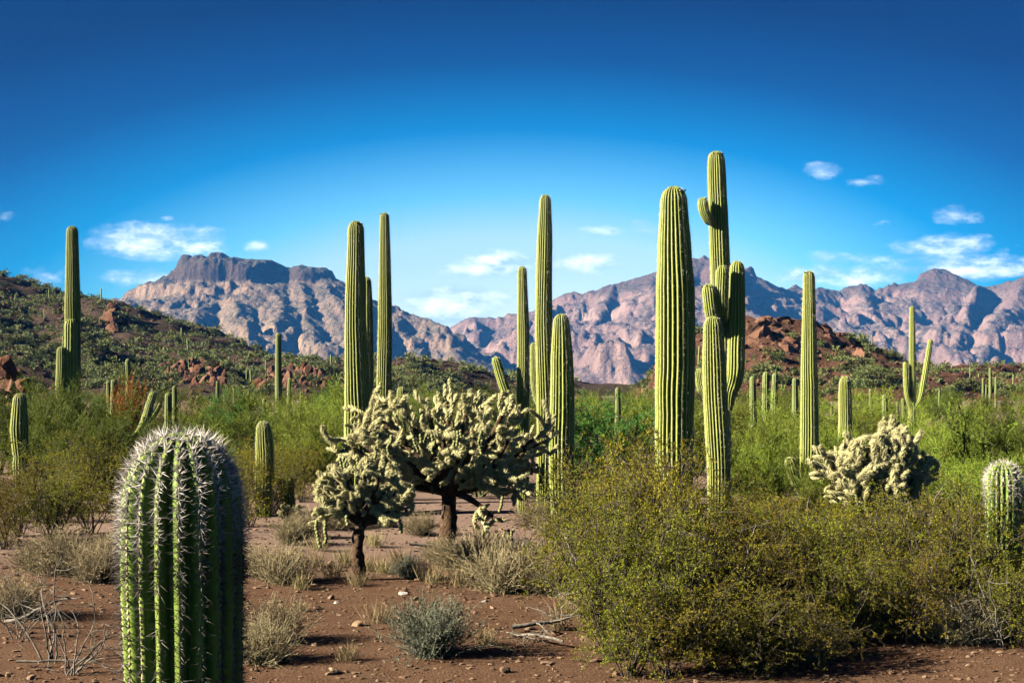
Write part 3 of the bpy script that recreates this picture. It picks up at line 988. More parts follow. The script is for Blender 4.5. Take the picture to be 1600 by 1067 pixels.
def saguaro(label, px, d, top, prof, arms=(), ribs=20, k=6, lean=0.0, far=False, seed=1, group=None, buds=0, spl=0.030, mat=None, waist=None, name='saguaro_cactus', base_bend=0.0):
    """px, top and widths are read off the photograph and turned into metres at distance d"""
    x = at(px, d); z0 = float(gz(x, d)) - 0.04
    root = thing(name, label, 'cactus', (x, d, z0), 0, group)
    m = d / F
    h = zat(top, d) - z0
    mat = mat or (M['sag_far'] if far else M['sag'])
    R0 = prof[-1][1] / 2 * m
    body = h - R0 * 1.3
    r_ = np.random.default_rng(seed)
    bx = lean * m
    pts = [(-bx + base_bend * m, 0, 0), (-bx * 0.62 + r_.normal() * 0.01 * body * 0.5, r_.normal() * 0.02, body * 0.33), (-bx * 0.3 + r_.normal() * 0.012, r_.normal() * 0.02, body * 0.66), (0, 0, body)]
    rings = 14 if far else max(24, int(body / 0.07))
    sp = None if far else (0.034, 3, spl, 0.0034, (lambda f: 0.62 + 0.35 * f), seed, 0.1)
    st, info = add_stem(root, 'stem', pts, [(a, b / 2 * m) for a, b in prof], ribs if not far else 12, k if not far else 4, rings, 0.31, seed, mat, sp)
    if buds:
        crown_buds(st, info, buds, 0.035, seed)
    for n, (ap, aw) in enumerate(arms):
        apts = [(at(q[0], d) - x, q[2] if len(q) > 2 else 0.0, zat(q[1], d) - z0) for q in ap]
        L_ = sum(math.dist(a, b) for a, b in zip(apts, apts[1:]))
        rg = 12 if far else max(14, int(L_ / 0.05))
        a_, ai = add_stem(root, 'arm', apts, [(f, w_ / 2 * m) for f, w_ in aw], max(10, ribs - 6) if not far else 10, k if not far else 4, rg, 0.27, seed + 31 + n, mat,
                          None if far else (0.034, 3, spl, 0.0034, (lambda f: 0.65 + 0.3 * f), seed + n, 0.05))
        if buds and n % 2 == 0:
            crown_buds(a_, ai, max(3, buds // 2), 0.035, seed + n)
    return root


# the young spiny saguaro close by
def near_saguaro(label, px, d, top, wpx, ribs, seed, dome, per, spacing, base_px=0.0, dark_below=0.6, slen=0.045):
    x = at(px, d); z0 = float(gz(x, d)) - 0.04
    root = thing('young_saguaro_cactus', label, 'cactus', (x, d, z0))
    m = d / F; R = wpx / 2 * m
    h = zat(top, d) - z0
    body = h - R * dome
    pts = [(base_px * m, 0, 0), (base_px * 0.6 * m, 0.01, body * 0.4), (base_px * 0.2 * m, 0, body * 0.8), (0, 0, body)]
    path = smooth_path(pts, 90)
    fr = np.linspace(0, 1, 90)
    Rr = np.interp(fr, [0, 0.25, 0.6, 0.85, 1], [R * 0.86, R * 0.96, R * 0.98, R * 1.0, R * 0.985])
    mb, info = ribbed(path, Rr, ribs, 10, 0.30, seed, dome, 0.012, 0.10, 0.62)
    st = link('stem', mb.mesh('stem', M['sag_fg']), root)
    fd = lambda f: np.clip((f - dark_below) / 0.16, 0, 1)
    up = spines_on(info, spacing, per, slen, 0.0037, lambda f: 0.16 + 0.85 * fd(f), seed, 0.05, 1.0, 0.70)
    so = link('spines', up.mesh('spines', M['spine'], smooth=False), st); so['kind'] = 'stuff'
    # woolly areoles the spines grow from
    ar = MB()
    L = info['L']
    for r in range(ribs):
        s = np.arange(0.05, info['Ltot'] * 0.99, spacing)
        th = 2 * np.pi * r / ribs
        for q in s:
            i = min(np.searchsorted(L, q), len(L) - 1)
            a = th + info['wob'][i]
            o = math.cos(a) * info['N'][i] + math.sin(a) * info['B'][i]
            p = info['P'][i] + info['T'][i] * (q - L[i]) + o * info['R'][i]
            T_ = info['T'][i]; Bn = np.cross(o, T_)
            w_ = 0.0055
            ar.add([p + T_ * w_ * 1.4, p + Bn * w_, p - T_ * w_ * 1.4, p - Bn * w_, p + o * w_], [(0, 1, 4), (1, 2, 4), (2, 3, 4), (3, 0, 4)])
    ao = link('areoles', ar.mesh('areoles', M['crown_felt']), st); ao['kind'] = 'stuff'
    return root


near_saguaro('stout young saguaro with dense white spines on its crown in front of the bare soil', 284, 5.3, 674, 184, 18, 5, 1.30, 18, 0.023, 8, 0.74, 0.047)
near_saguaro('short spiny young saguaro with pinkish crown standing among the creosote bushes', 1567, 12.2, 722, 54, 19, 9, 1.15, 12, 0.034, 2, 0.74, 0.045)

saguaro('thick unbranched saguaro with deep ribs rising behind the creosote, stoutest of the tall ones', 1053, 17.4, 291, [(0, 50), (0.12, 54), (0.5, 63), (0.75, 60), (0.9, 52), (1, 43)], ribs=24, lean=-2, seed=11, buds=5, base_bend=0)
saguaro('tallest saguaro with several short arms and one long upright arm', 1119, 23.5, 236, [(0, 14), (0.28, 17), (0.36, 27), (0.5, 31), (0.8, 31), (1, 27)], lean=-20, seed=12, buds=9, ribs=22, arms=[
    ([(1118, 350, -0.05), (1106, 346, -0.16), (1098, 333, -0.2), (1096, 322, -0.2)], [(0, 10), (0.4, 16), (1, 17)]),
    ([(1124, 505, -0.12), (1123, 488, -0.32), (1122, 460, -0.36), (1123, 430, -0.36)], [(0, 12), (0.4, 19), (1, 19)]),
    ([(1130, 520, -0.1), (1112, 508, -0.3), (1106, 488, -0.38), (1103, 460, -0.38)], [(0, 12), (0.4, 20), (1, 22)]),
    ([(1139, 640, -0.02), (1140, 612, -0.12), (1146, 585, -0.18), (1148, 520, -0.18), (1149, 424, -0.18)], [(0, 10), (0.12, 20), (0.25, 27), (0.7, 27), (1, 23)]),
    ([(1134, 660, -0.02), (1112, 640, -0.06), (1096, 608, -0.08), (1092, 585, -0.08)], [(0, 10), (0.5, 15), (1, 15)])])
saguaro('medium unbranched saguaro just in front of the many-armed one', 1114, 20.0, 494, [(0, 30), (0.3, 36), (0.6, 38), (0.85, 36), (1, 29)], ribs=22, lean=-8, seed=13)
saguaro('tall slim saguaro rising behind the big cholla, with one thin arm', 852, 21.2, 304, [(0, 24), (0.3, 28), (0.6, 27), (0.9, 23), (1, 17)], ribs=20, lean=2, seed=14, buds=0, arms=[
    ([(846, 640, 0.05), (838, 622, 0.1), (834, 590, 0.12), (834, 542, 0.12)], [(0, 7), (0.4, 11), (1, 11)])])
saguaro('shorter thick saguaro touching the right end of the big cholla', 877, 20.0, 490, [(0, 34), (0.2, 38), (0.6, 39), (0.85, 34), (1, 25)], ribs=20, lean=-4, seed=15)
saguaro('narrow saguaro with a leaning arm behind the big cholla', 816, 22.2, 416, [(0, 18), (0.4, 21), (0.8, 18), (1, 14)], ribs=18, lean=-2, seed=16, arms=[
    ([(814, 668, -0.05), (800, 636, -0.1), (786, 600, -0.1), (776, 566, -0.1)], [(0, 12), (0.4, 16), (1, 14)])])
saguaro('tall saguaro with a swollen base left of its slimmer twin', 556, 22.0, 345, [(0, 40), (0.3, 45), (0.45, 41), (0.6, 35), (0.8, 31), (1, 25)], ribs=22, lean=-2, seed=17, buds=6)
saguaro('smooth saguaro half hidden behind the one with the swollen base', 572, 24.0, 432, [(0, 20), (0.5, 22), (0.9, 20), (1, 16)], ribs=18, lean=-3, seed=41)
saguaro('slim tall saguaro with a dark top beside the swollen one', 601, 25.0, 332, [(0, 24), (0.4, 24), (0.7, 21), (0.9, 17), (1, 14)], ribs=20, lean=0, seed=18, buds=2)
saguaro('small saguaro tip peeping over the left half of the big cholla', 627, 24.0, 604, [(0, 13), (0.6, 15), (1, 14)], ribs=16, seed=19)
saguaro('stocky saguaro column standing alone left of the small cholla', 412, 22.0, 657, [(0, 25), (0.5, 29), (0.85, 28), (1, 24)], ribs=20, seed=20)
saguaro('knee-high barrel-shaped saguaro seedling beside the stocky column', 451, 22.6, 744, [(0, 19), (0.6, 22), (1, 19)], ribs=16, seed=21)
saguaro('tall saguaro with a side arm, dark against the left hillside', 113, 36.0, 353, [(0, 26), (0.4, 25), (0.7, 24), (1, 18)], ribs=20, lean=-6, seed=22, buds=2, arms=[
    ([(118, 640, -0.1), (119, 620, -0.32), (118, 580, -0.36), (118, 512, -0.36)], [(0, 12), (0.2, 21), (1, 20)])])
saguaro('short saguaro standing against the foot of the dark-sided tall one', 96, 35.5, 541, [(0, 15), (0.5, 17), (1, 14)], ribs=16, seed=23)
saguaro('pinched saguaro with a frost scar round its middle at the left bushes', 31, 27.0, 614, [(0, 24), (0.36, 26), (0.40, 19), (0.43, 24), (0.7, 27), (1, 21)], ribs=16, lean=-2, seed=24)
saguaro('straight saguaro with one short curved arm at its foot beside the pale cholla', 1264, 25.2, 423, [(0, 29), (0.3, 29), (0.6, 25), (0.9, 20), (1, 18)], ribs=20, lean=0, seed=25, buds=6, arms=[
    ([(1262, 778, -0.02), (1248, 762, -0.12), (1237, 742, -0.16), (1232, 724, -0.16)], [(0, 12), (0.4, 18), (1, 18)]),
    ([(1268, 775, -0.02), (1280, 758, -0.14), (1285, 742, -0.18), (1286, 730, -0.18)], [(0, 9), (0.4, 14), (1, 13)])])
saguaro('flat-topped stubby saguaro in front of the red butte', 1320, 30.0, 588, [(0, 20), (0.6, 21), (0.9, 20), (1, 18)], ribs=18, seed=26)
saguaro('saguaro with two raised arms forming a fork, in front of the butte foot', 1425, 39.0, 478, [(0, 14), (0.18, 15), (0.3, 11), (0.8, 10), (1, 8)], ribs=14, lean=2, seed=27, arms=[
    ([(1424, 640, 0), (1417, 622, -0.06), (1414, 600, -0.08), (1413, 570, -0.08)], [(0, 6), (0.4, 8), (1, 7)]),
    ([(1426, 640, 0), (1437, 622, -0.06), (1443, 590, -0.08), (1452, 535, -0.08)], [(0, 6), (0.4, 10), (1, 8)])])
# the three-stemmed cluster and single ones behind the bushes
MID = [(1176, 42, 587, 11, -3), (1197, 41, 580, 13, -2), (1211, 42.5, 582, 11, 3), (1242, 44, 590, 10, 0), (1360, 48, 607, 6, 0), (1382, 40, 616, 11, -1),
       (1411, 52, 622, 8, 0), (1402, 52, 626, 5, 0), (435, 50, 520, 10, -2), (453, 52, 590, 8, 0), (170, 38, 594, 9, -2), (178, 37, 592, 11, 0), (200, 46, 560, 9, 0), (263, 36, 613, 12, 0), (273, 38, 602, 8, 0),
       (413, 60, 622, 7, 0), (965, 48, 605, 9, 0), (1224, 36, 661, 7, 3)]
MIDLAB = ['left stem of the three saguaros standing close together behind the tallest ones', 'middle and tallest stem of the close group of three saguaros', 'right stem of the close group of three saguaros, leaning slightly',
          'lone pale saguaro post between the group of three and the straight one', 'thin saguaro spike beside the flat-topped stubby one', 'slender saguaro rising above the pale cholla',
          'short saguaro beside the foot of the forked one', 'thin short saguaro at the foot of the forked one', 'tall thin pale saguaro pole above the bright green bushes', 'shorter thin saguaro right of the tall thin pole',
          'thin saguaro of the close pair left of the rust-coloured bush', 'thicker saguaro of the close pair left of the rust-coloured bush', 'slim saguaro post rising behind the rust-coloured bush', 'stout pale saguaro behind the spiny crown of the near one', 'knobbly thin saguaro beside the stout pale one',
          'short thin saguaro behind the stocky column', 'small pale saguaro tip above the emerald bush', 'tiny curved saguaro seedling by the group of three']
for i, ((px, d, top, wp, ln), lb) in enumerate(zip(MID, MIDLAB)):
    saguaro(lb, px, d, top, [(0, wp), (0.5, wp * 1.08), (1, wp * 0.85)], lean=ln, far=True, seed=200 + i)
FAR = [(340, 85, 595, 6), (335, 95, 618, 4), (309, 90, 618, 5), (366, 110, 607, 4), (389, 110, 608, 4), (382, 100, 612, 4), (238, 60, 607, 5), (218, 75, 618, 4), (351, 120, 616, 3), (299, 120, 622, 4), (330, 80, 622, 4),
       (1536, 110, 590, 4), (1547, 105, 574, 5), (1556, 112, 588, 4), (1541, 118, 600, 3), (1468, 95, 610, 4), (1300, 90, 628, 4), (470, 110, 612, 3), (505, 120, 618, 3), (1150, 110, 620, 3), (60, 90, 598, 5), (700, 140, 606, 3), (925, 120, 612, 3)]
proto_far = None
for i, (px, d, top, wp) in enumerate(FAR):
    saguaro('small far saguaro post standing in the scrub below the hills', px, d, top, [(0, wp), (0.5, wp * 1.08), (1, wp * 0.85)], far=True, seed=300 + i, group='far saguaros on the plain')

# a broken-armed old saguaro left of centre: a slanting stem with a stub
def broken_saguaro():
    d = 33.0
    x = at(205, d); z0 = float(gz(x, d)) - 0.04; m = d / F
    root = thing('broken_saguaro_cactus', 'toppled dark saguaro with crooked arms propped beside the rust-coloured bush', 'cactus', (x, d, z0))
    def T3(px, py, dy=0.0):
        return (at(px, d) - x, dy, zat(py, d) - z0)
    add_stem(root, 'stem', [T3(196, 760), T3(200, 720), T3(212, 692, -0.1), T3(226, 665, -0.15), T3(234, 640, -0.15), T3(241, 618, -0.15)], [(0, 13 * m / 2), (0.5, 14 * m / 2), (1, 12 * m / 2)], 14, 5, 40, 0.2, 501, M['sag'], (0.04, 4, 0.03, 0.005, lambda f: 0.6 + 0.2 * f, 1))
    add_stem(root, 'arm', [T3(228, 662, -0.12), T3(240, 652, -0.15), T3(248, 640, -0.15), T3(252, 632, -0.15)], [(0, 6 * m / 2), (0.5, 9 * m / 2), (1, 8 * m / 2)], 10, 4, 14, 0.2, 502, M['sag'])
    add_stem(root, 'arm', [T3(222, 676, -0.1), T3(214, 682, -0.25), T3(206, 686, -0.4)], [(0, 9 * m / 2), (0.6, 13 * m / 2), (1, 12 * m / 2)], 10, 4, 14, 0.2, 503, M['sag'])


broken_saguaro()


# ------------------------------------------------------------------ chollas
def joint_mesh(seed, L=0.13, R=0.022, spn=210):
    """one spiny finger of a cholla, warty, blunt at both ends, under a pelt of straw-coloured spines"""
    r_ = np.random.default_rng(seed)
    mb = MB()
    n = 7; sd = 8
    zz = np.linspace(0, L, n)
    prof = np.array([0.55, 0.9, 1.0, 1.02, 0.98, 0.85, 0.45]) * R
    bend = r_.normal(size=2) * 0.012
    P = np.stack([bend[0] * np.sin(zz / L * 3.1), bend[1] * np.sin(zz / L * 3.1), zz], -1)
    a = np.arange(sd) / sd * 2 * np.pi
    V = []
    for i in range(n):
        wart = 1 + 0.16 * np.where((np.arange(sd) + i) % 2 == 0, 1, -1)
        V.append(P[i] + np.stack([np.cos(a), np.sin(a), 0 * a], -1) * (prof[i] * wart)[:, None])
    V = np.concatenate(V + [P[-1:] + [[0, 0, R * 0.3]]])
    i = np.arange(n - 1)[:, None]; j = np.arange(sd)[None, :]
    q = np.stack([i * sd + j, i * sd + (j + 1) % sd, (i + 1) * sd + (j + 1) % sd, (i + 1) * sd + j], -1).reshape(-1, 4)
    tint = np.concatenate([np.where((np.arange(sd) + k) % 2 == 0, 0.85, 0.35) for k in range(n)] + [[0.8]])
    mb.add(V, q, 0, tint)
    mb.f3.append(np.stack([(n - 1) * sd + np.arange(sd), (n - 1) * sd + (np.arange(sd) + 1) % sd, np.full(sd, n * sd)], -1)); mb.m3.append(np.zeros(sd, np.int32))
    t = r_.random(spn); th = r_.random(spn) * 6.283
    rr = np.interp(t * L, zz, prof)
    o = np.stack([np.cos(th), np.sin(th), 0 * th], -1)
    p = np.stack([np.interp(t * L, zz, P[:, 0]), np.interp(t * L, zz, P[:, 1]), t * L], -1) + o * rr[:, None] * 0.9
    d = nrm(o + np.stack([0 * t, 0 * t, 1.2 * (t - 0.35)], -1) + r_.normal(size=(spn, 3)) * 0.55)
    slivers(mb, p, d, 0.024 * (0.6 + 0.8 * r_.random(spn)), 0.0040, 0, 0.75 + 0.25 * r_.random(spn))
    return mb


JOINTS = [joint_mesh(600 + i, 0.13 * (0.8 + 0.1 * i), 0.022 + 0.002 * (i % 3)) for i in range(6)]
JLOW = [joint_mesh(600 + i, 0.13 * (0.8 + 0.1 * i), 0.021 + 0.002 * (i % 3), 45) for i in range(6)]
JMESH = [j.mesh('joint', M['cholla'], smooth=False) for j in JOINTS]


def cholla(label, px, d, trunk_w, trunk_top, crown, n_joint, n_branch, seed, jscale=1.0, up=0.45, chains=0, low=(), part_joints=300, spread=0.75):
    """crown: (left px, right px, top py, bottom py) of the mass of joints"""
    r_ = np.random.default_rng(seed)
    x = at(px, d); z0 = float(gz(x, d)) - 0.02; m = d / F
    root = thing('cholla_cactus', label, 'cactus', (x, d, z0))
    def T3(a, b, dy=0.0):
        return np.array((at(a, d) - x, dy, zat(b, d) - z0))
    top = T3(trunk_top[0], trunk_top[1])
    mb = MB()
    base = np.array([0, 0, -0.03])
    P = smooth_path([base, base * 0.5 + top * 0.5 + r_.normal(size=3) * [0.04, 0.04, 0], top], 14)
    tube(mb, P, np.linspace(trunk_w * m / 2 * 1.15, trunk_w * m / 2 * 0.95, 14) * (1 + 0.12 * r_.normal(size=14)), 12, bump=0.3)
    trunk = link('trunk', mb.mesh('trunk', M['cholla_bark']), root)
    cx, cz = (crown[0] + crown[1]) / 2, (crown[2] + crown[3]) / 2
    C = T3(cx, cz); a = (crown[1] - crown[0]) / 2 * m; c = (crown[3] - crown[2]) / 2 * m; b = a * spread
    blobs = [(C, np.array([a, b, c]))] + [(T3(q[0], q[1], q[4]), np.array([q[2] * m, q[2] * m, q[3] * m])) for q in low]
    def inside(p):
        for cc, ax in blobs:
            q = (p - cc) / ax
            wob = 0.68 + 0.52 * float(vnoise(p[0] * 4.2 + seed, p[1] * 4.2 + p[2] * 4, seed))
            if (q * q).sum() < wob * wob:
                return True
        return False
    tips = []
    for i in range(n_branch):
        az = (i + r_.random() * 0.7) / n_branch * 6.283
        el = 0.15 + 0.85 * r_.random()
        cc, ax = blobs[0]
        tgt = cc + ax * np.array([math.cos(az) * math.cos(el) * 0.8, math.sin(az) * math.cos(el) * 0.8, (math.sin(el) * 0.9 - 0.25) * 0.9])
        midp = top * 0.5 + tgt * 0.5 + np.array([0, 0, -0.10 * np.linalg.norm(tgt - top)]) + r_.normal(size=3) * 0.05
        Pb = smooth_path([top - [0, 0, 0.03], midp, tgt], 10)
        br = MB()
        tube(br, Pb, np.linspace(trunk_w * m * 0.36, 0.022, 10), 7, bump=0.25)
        link('branch', br.mesh('branch', M['cholla_bark']), root)
        for k in range(3, 10):
            tips.append((Pb[k], nrm(Pb[k] - Pb[k - 1])))
    for cc, ax in blobs[1:]:
        Pb = smooth_path([top, (top + cc) / 2 + [0, 0, 0.05], cc], 8)
        br = MB(); tube(br, Pb, np.linspace(trunk_w * m * 0.3, 0.02, 8), 7, bump=0.25)
        link('branch', br.mesh('branch', M['cholla_bark']), root)
        for k in range(3, 8):
            tips.append((Pb[k], nrm(Pb[k] - Pb[k - 1])))
    placed = []
    front = list(tips)
    guard = 0
    while len(placed) < n_joint and front and guard < n_joint * 12:
        guard += 1
        i = int(r_.integers(len(front)))
        p, dr = front[i]
        out = nrm((p - C) / np.array([a, b, c]))
        ok = False
        for tr in range(3):
            dn = nrm(dr * 0.55 + r_.normal(size=3) * 0.62 + out * 0.5 + np.array([0, 0, up]))
            v = int(r_.integers(6))
            s = jscale * (0.8 + 0.4 * r_.random())
            e = p + dn * 0.13 * (0.8 + 0.1 * v) * s * 0.92
            if inside(e):
                ok = True
                break
        if not ok:
            if r_.random() < 0.25 and len(front) > 5:
                front.pop(i)
            continue
        placed.append((p, dn, v, s))
        front.append((e, dn))
        if r_.random() < 0.35 and len(front) > 30:
            front.pop(i)
    # the joints in view (towards the camera and on top) are parts, the rest one mass
    key = np.array([p[0][1] - 0.6 * p[0][2] for p in placed])
    order = np.argsort(key)
    rest = MB()
    for rank, i in enumerate(order):
        p, dn, v, s = placed[i]
        qt = Vector(dn).to_track_quat('Z', 'Y')
        if rank < part_joints:
            o = link('joint', JMESH[v], root, Vector(p))
            o.rotation_mode = 'QUATERNION'
            o.rotation_quaternion = qt
            o.scale = (s, s, s)
        else:
            R3 = np.array(qt.to_matrix()) * s
            M4 = np.eye(4); M4[:3, :3] = R3; M4[:3, 3] = p
            rest.merge(JLOW[v], M4)
    if rest.n:
        o = link('joints', rest.mesh('joints', M['cholla'], smooth=False), root); o['kind'] = 'stuff'
    for i in range(chains):
        cc, ax = blobs[int(r_.integers(len(blobs)))]
        p = cc + ax * np.array([r_.uniform(-0.75, 0.75), r_.uniform(-0.9, 0.2), -0.55])
        mbf = MB()
        for q in range(int(r_.integers(3, 9))):
            dn = nrm(np.array([r_.normal() * 0.35, r_.normal() * 0.35, -1]))
            Pq = p + np.outer([0, 0.3, 0.7, 1.0], dn) * 0.042
            tube(mbf, Pq, [0.008, 0.019, 0.020, 0.010], 6, cap=True)
            p = p + dn * 0.038
        link('fruit_chain', mbf.mesh('fruit_chain', M['fruit']), root)
    return root


cholla('large spreading chain-fruit cholla with dark trunk and wide creamy crown', 696, 17.0, 24, (700, 765), (503, 878, 596, 772), 1350, 20, 701, 1.05, 0.4, 46, [(795, 735, 70, 60, -0.3), (775, 805, 38, 28, -0.5), (850, 690, 45, 60, 0.0), (640, 650, 70, 46, -0.5), (730, 645, 70, 44, -0.5), (575, 690, 65, 40, -0.4)])
cholla('smaller tree-shaped cholla with a single thin trunk and rounded pale head', 566, 14.8, 17, (563, 815), (484, 654, 700, 828), 520, 14, 702, 0.85, 0.15, 5, [(510, 795, 26, 26, -0.2), (610, 800, 28, 24, -0.15)])
cholla('dense pale silvery cholla beside the straight saguaro', 1362, 16.2, 24, (1362, 800), (1276, 1458, 656, 800), 700, 14, 703, 1.1, 0.35, 6)
cholla('knee-high pale cholla in front of the saguaro seedling', 450, 21.0, 8, (450, 815), (424, 478, 779, 822), 45, 5, 704, 0.8, 0.3, 0)
# ------------------------------------------------------------------ shrubs
def grow(r_, p, d, L, n, wander, up):
    """a wandering shoot: n points from p along d"""
    pts = [np.array(p, float)]
    d = nrm(d)
    for i in range(n - 1):
        d = nrm(d + r_.normal(size=3) * wander + np.array([0, 0, up]))
        pts.append(pts[-1] + d * L / (n - 1))
    return np.array(pts), d


def thin(mb, P, r0, r1, sides=3, tint=0.5):
    tube(mb, P, np.linspace(r0, r1, len(P)), sides, tint=tint)


def along(P, n, r_, lo=0.1):
    t = lo + (1 - lo) * r_.random(n)
    s = t * (len(P) - 1)
    i = np.minimum(s.astype(int), len(P) - 2)
    f = (s - i)[:, None]
    return P[i] * (1 - f) + P[i + 1] * f, nrm(P[i + 1] - P[i])


def creosote_proto(seed, h=1.2, stems=17, br=8, tw=7, lv=17, spread=0.75):
    r_ = np.random.default_rng(seed)
    sm, lm = MB(), MB()
    for s in range(stems):
        a = r_.random() * 6.283; sp = spread * (0.15 + 0.95 * r_.random())
        P, d = grow(r_, (r_.normal() * 0.05, r_.normal() * 0.05, -0.03), (math.cos(a) * sp, math.sin(a) * sp, 1), h * (0.75 + 0.4 * r_.random()), 8, 0.13, 0.03)
        thin(sm, P, 0.011, 0.004, 5, r_.random())
        for b in range(br):
            k = int(r_.integers(2, 8))
            d2 = nrm(P[k] - P[k - 1] + r_.normal(size=3) * 0.65)
            Q, d3 = grow(r_, P[k], d2, h * (0.22 + 0.22 * r_.random()), 5, 0.22, 0.06)
            thin(sm, Q, 0.004, 0.002, 3, r_.random())
            for w_ in range(tw):
                kk = int(r_.integers(1, 5))
                W, _ = grow(r_, Q[kk], nrm(Q[kk] - Q[kk - 1] + r_.normal(size=3) * 0.7), 0.10 + 0.12 * r_.random(), 4, 0.25, 0.08)
                thin(sm, W, 0.002, 0.001, 3, r_.random())
                p, dd = along(W, lv, r_)
                leaves(lm, p, nrm(dd * 0.6 + r_.normal(size=p.shape) * 0.8), 0.017 + 0.011 * r_.random(lv), 0.0115, 0, np.clip(0.45 + 0.28 * r_.normal(size=lv), 0, 1))
    return sm, lm


def palo_proto(seed, h=2.0, rad=1.3, main=6, b1=6, b2=6, tw=9, lv=9, twig=0.34, lsize=0.030, upw=0.16):
    r_ = np.random.default_rng(seed)
    sm, lm = MB(), MB()
    for s in range(main):
        a = (s + r_.random() * 0.8) / main * 6.283; sp = rad / h * (0.35 + 0.9 * r_.random())
        P, d = grow(r_, (r_.normal() * 0.06, r_.normal() * 0.06, -0.04), (math.cos(a) * sp, math.sin(a) * sp, 0.9), h * 0.62, 7, 0.2, 0.02)
        thin(sm, P, 0.04, 0.018, 6, 0.4)
        for b in range(b1):
            k = int(r_.integers(2, 7))
            o = nrm(np.array([P[k][0], P[k][1], 0.0]) + 1e-3)
            Q, _ = grow(r_, P[k], nrm(P[k] - P[k - 1] + o * 0.5 + r_.normal(size=3) * 0.6), h * (0.28 + 0.2 * r_.random()), 6, 0.22, 0.06)
            thin(sm, Q, 0.014, 0.006, 4, 0.6)
            for c in range(b2):
                kk = int(r_.integers(1, 6))
                W, _ = grow(r_, Q[kk], nrm(Q[kk] - Q[kk - 1] + r_.normal(size=3) * 0.6), h * (0.13 + 0.1 * r_.random()), 4, 0.2, upw * 0.8)
                thin(sm, W, 0.006, 0.003, 3, 0.8)
                p, dd = along(W, tw, r_, 0.0)
                td = nrm(dd * 0.7 + r_.normal(size=p.shape) * 0.5 + [0, 0, upw * 2])
                tl = twig * (0.6 + 0.8 * r_.random(tw))
                hi = p[:, 2] + td[:, 2] * tl * 0.5 > h * (0.14 + 0.22 * r_.random(tw))
                p, td, tl = p[hi], td[hi], tl[hi]
                nt_ = len(p)
                if nt_ == 0:
                    continue
                leaves(lm, p, td, tl, 0.011, 0, np.clip(0.5 + 0.25 * r_.normal(size=nt_), 0, 1))
                q = np.repeat(p, lv, 0) + np.repeat(td * tl[:, None], lv, 0) * (0.15 + 0.9 * r_.random((nt_ * lv, 1)))
                ld = nrm(np.repeat(td, lv, 0) * 0.7 + r_.normal(size=q.shape) * 0.7)
                leaves(lm, q + r_.normal(size=q.shape) * 0.012, ld, lsize * (1.0 + 1.3 * r_.random(len(q))), lsize * 0.42, 0, np.clip(0.5 + 0.28 * r_.normal(size=len(q)), 0, 1))
    return sm, lm


def twiggy_proto(seed, h=0.45, rad=0.45, n=420, seg=5, leafn=4, ll=0.018, lw=0.007, droop=0.0):
    """low rounded bush of many fine dry twigs"""
    r_ = np.random.default_rng(seed)
    sm, lm = MB(), MB()
    for s in range(n):
        a = r_.random() * 6.283; e = r_.random() ** 0.7
        dirv = (math.cos(a) * e * rad / h, math.sin(a) * e * rad / h, 0.55 + 0.5 * r_.random())
        L_ = h * (0.6 + 0.6 * r_.random())
        P, _ = grow(r_, (r_.normal() * 0.06 * rad / 0.4, r_.normal() * 0.06 * rad / 0.4, -0.01), dirv, L_, seg, 0.22, 0.02 - droop)
        thin(sm, P, 0.0032, 0.0014, 3, r_.random())
        p, dd = along(P, leafn, r_, 0.35)
        td = nrm(dd + r_.normal(size=p.shape) * 0.8)
        leaves(lm, p, td, 0.05 + 0.05 * r_.random(leafn), 0.0035, 0, r_.random(leafn))
        p, dd = along(P, leafn, r_, 0.4)
        leaves(lm, p, nrm(dd * 0.4 + r_.normal(size=p.shape)), ll * (0.7 + 0.8 * r_.random(leafn)), lw, 0, np.clip(0.5 + 0.3 * r_.normal(size=leafn), 0, 1))
    return sm, lm


def grass_proto(seed, n=160, h=0.28):
    r_ = np.random.default_rng(seed)
    lm = MB()
    p = np.stack([r_.normal(size=n) * 0.06, r_.normal(size=n) * 0.06, np.full(n, -0.01)], -1)
    d = nrm(np.stack([r_.normal(size=n) * 0.45, r_.normal(size=n) * 0.45, np.ones(n)], -1))
    leaves(lm, p, d, h * (0.5 + 0.7 * r_.random(n)), 0.006, 0, r_.random(n))
    return lm


def bare_proto(seed, h=0.8, n=7, r0=0.008):
    """leafless weathered twigs"""
    r_ = np.random.default_rng(seed)
    sm = MB()
    for s in range(n):
        a = r_.random() * 6.283
        P, _ = grow(r_, (r_.normal() * 0.03, r_.normal() * 0.03, -0.03), (math.cos(a) * 0.5, math.sin(a) * 0.5, 1), h * (0.6 + 0.5 * r_.random()), 9, 0.2, 0.03)
        thin(sm, P, r0, r0 * 0.4, 5, r_.random())
        for b in range(4):
            k = int(r_.integers(3, 9))
            Q, _ = grow(r_, P[k], nrm(P[k] - P[k - 1] + r_.normal(size=3) * 0.7), h * (0.18 + 0.2 * r_.random()), 5, 0.25, 0.03)
            thin(sm, Q, r0 * 0.4, r0 * 0.18, 4, r_.random())
            for c in range(2):
                kk = int(r_.integers(1, 5))
                W, _ = grow(r_, Q[kk], nrm(Q[kk] - Q[kk - 1] + r_.normal(size=3) * 0.8), h * 0.12, 4, 0.25, 0.02)
                thin(sm, W, r0 * 0.2, r0 * 0.1, 3, r_.random())
    return sm


def shrub_proto(sm, lm, smat, lmat, crown='foliage', stemname='stems'):
    """mesh pair shared by all copies"""
    return [(stemname, sm.mesh(stemname, smat)) if sm is not None else None, (crown, lm.mesh(crown, lmat, smooth=False)) if lm is not None else None]


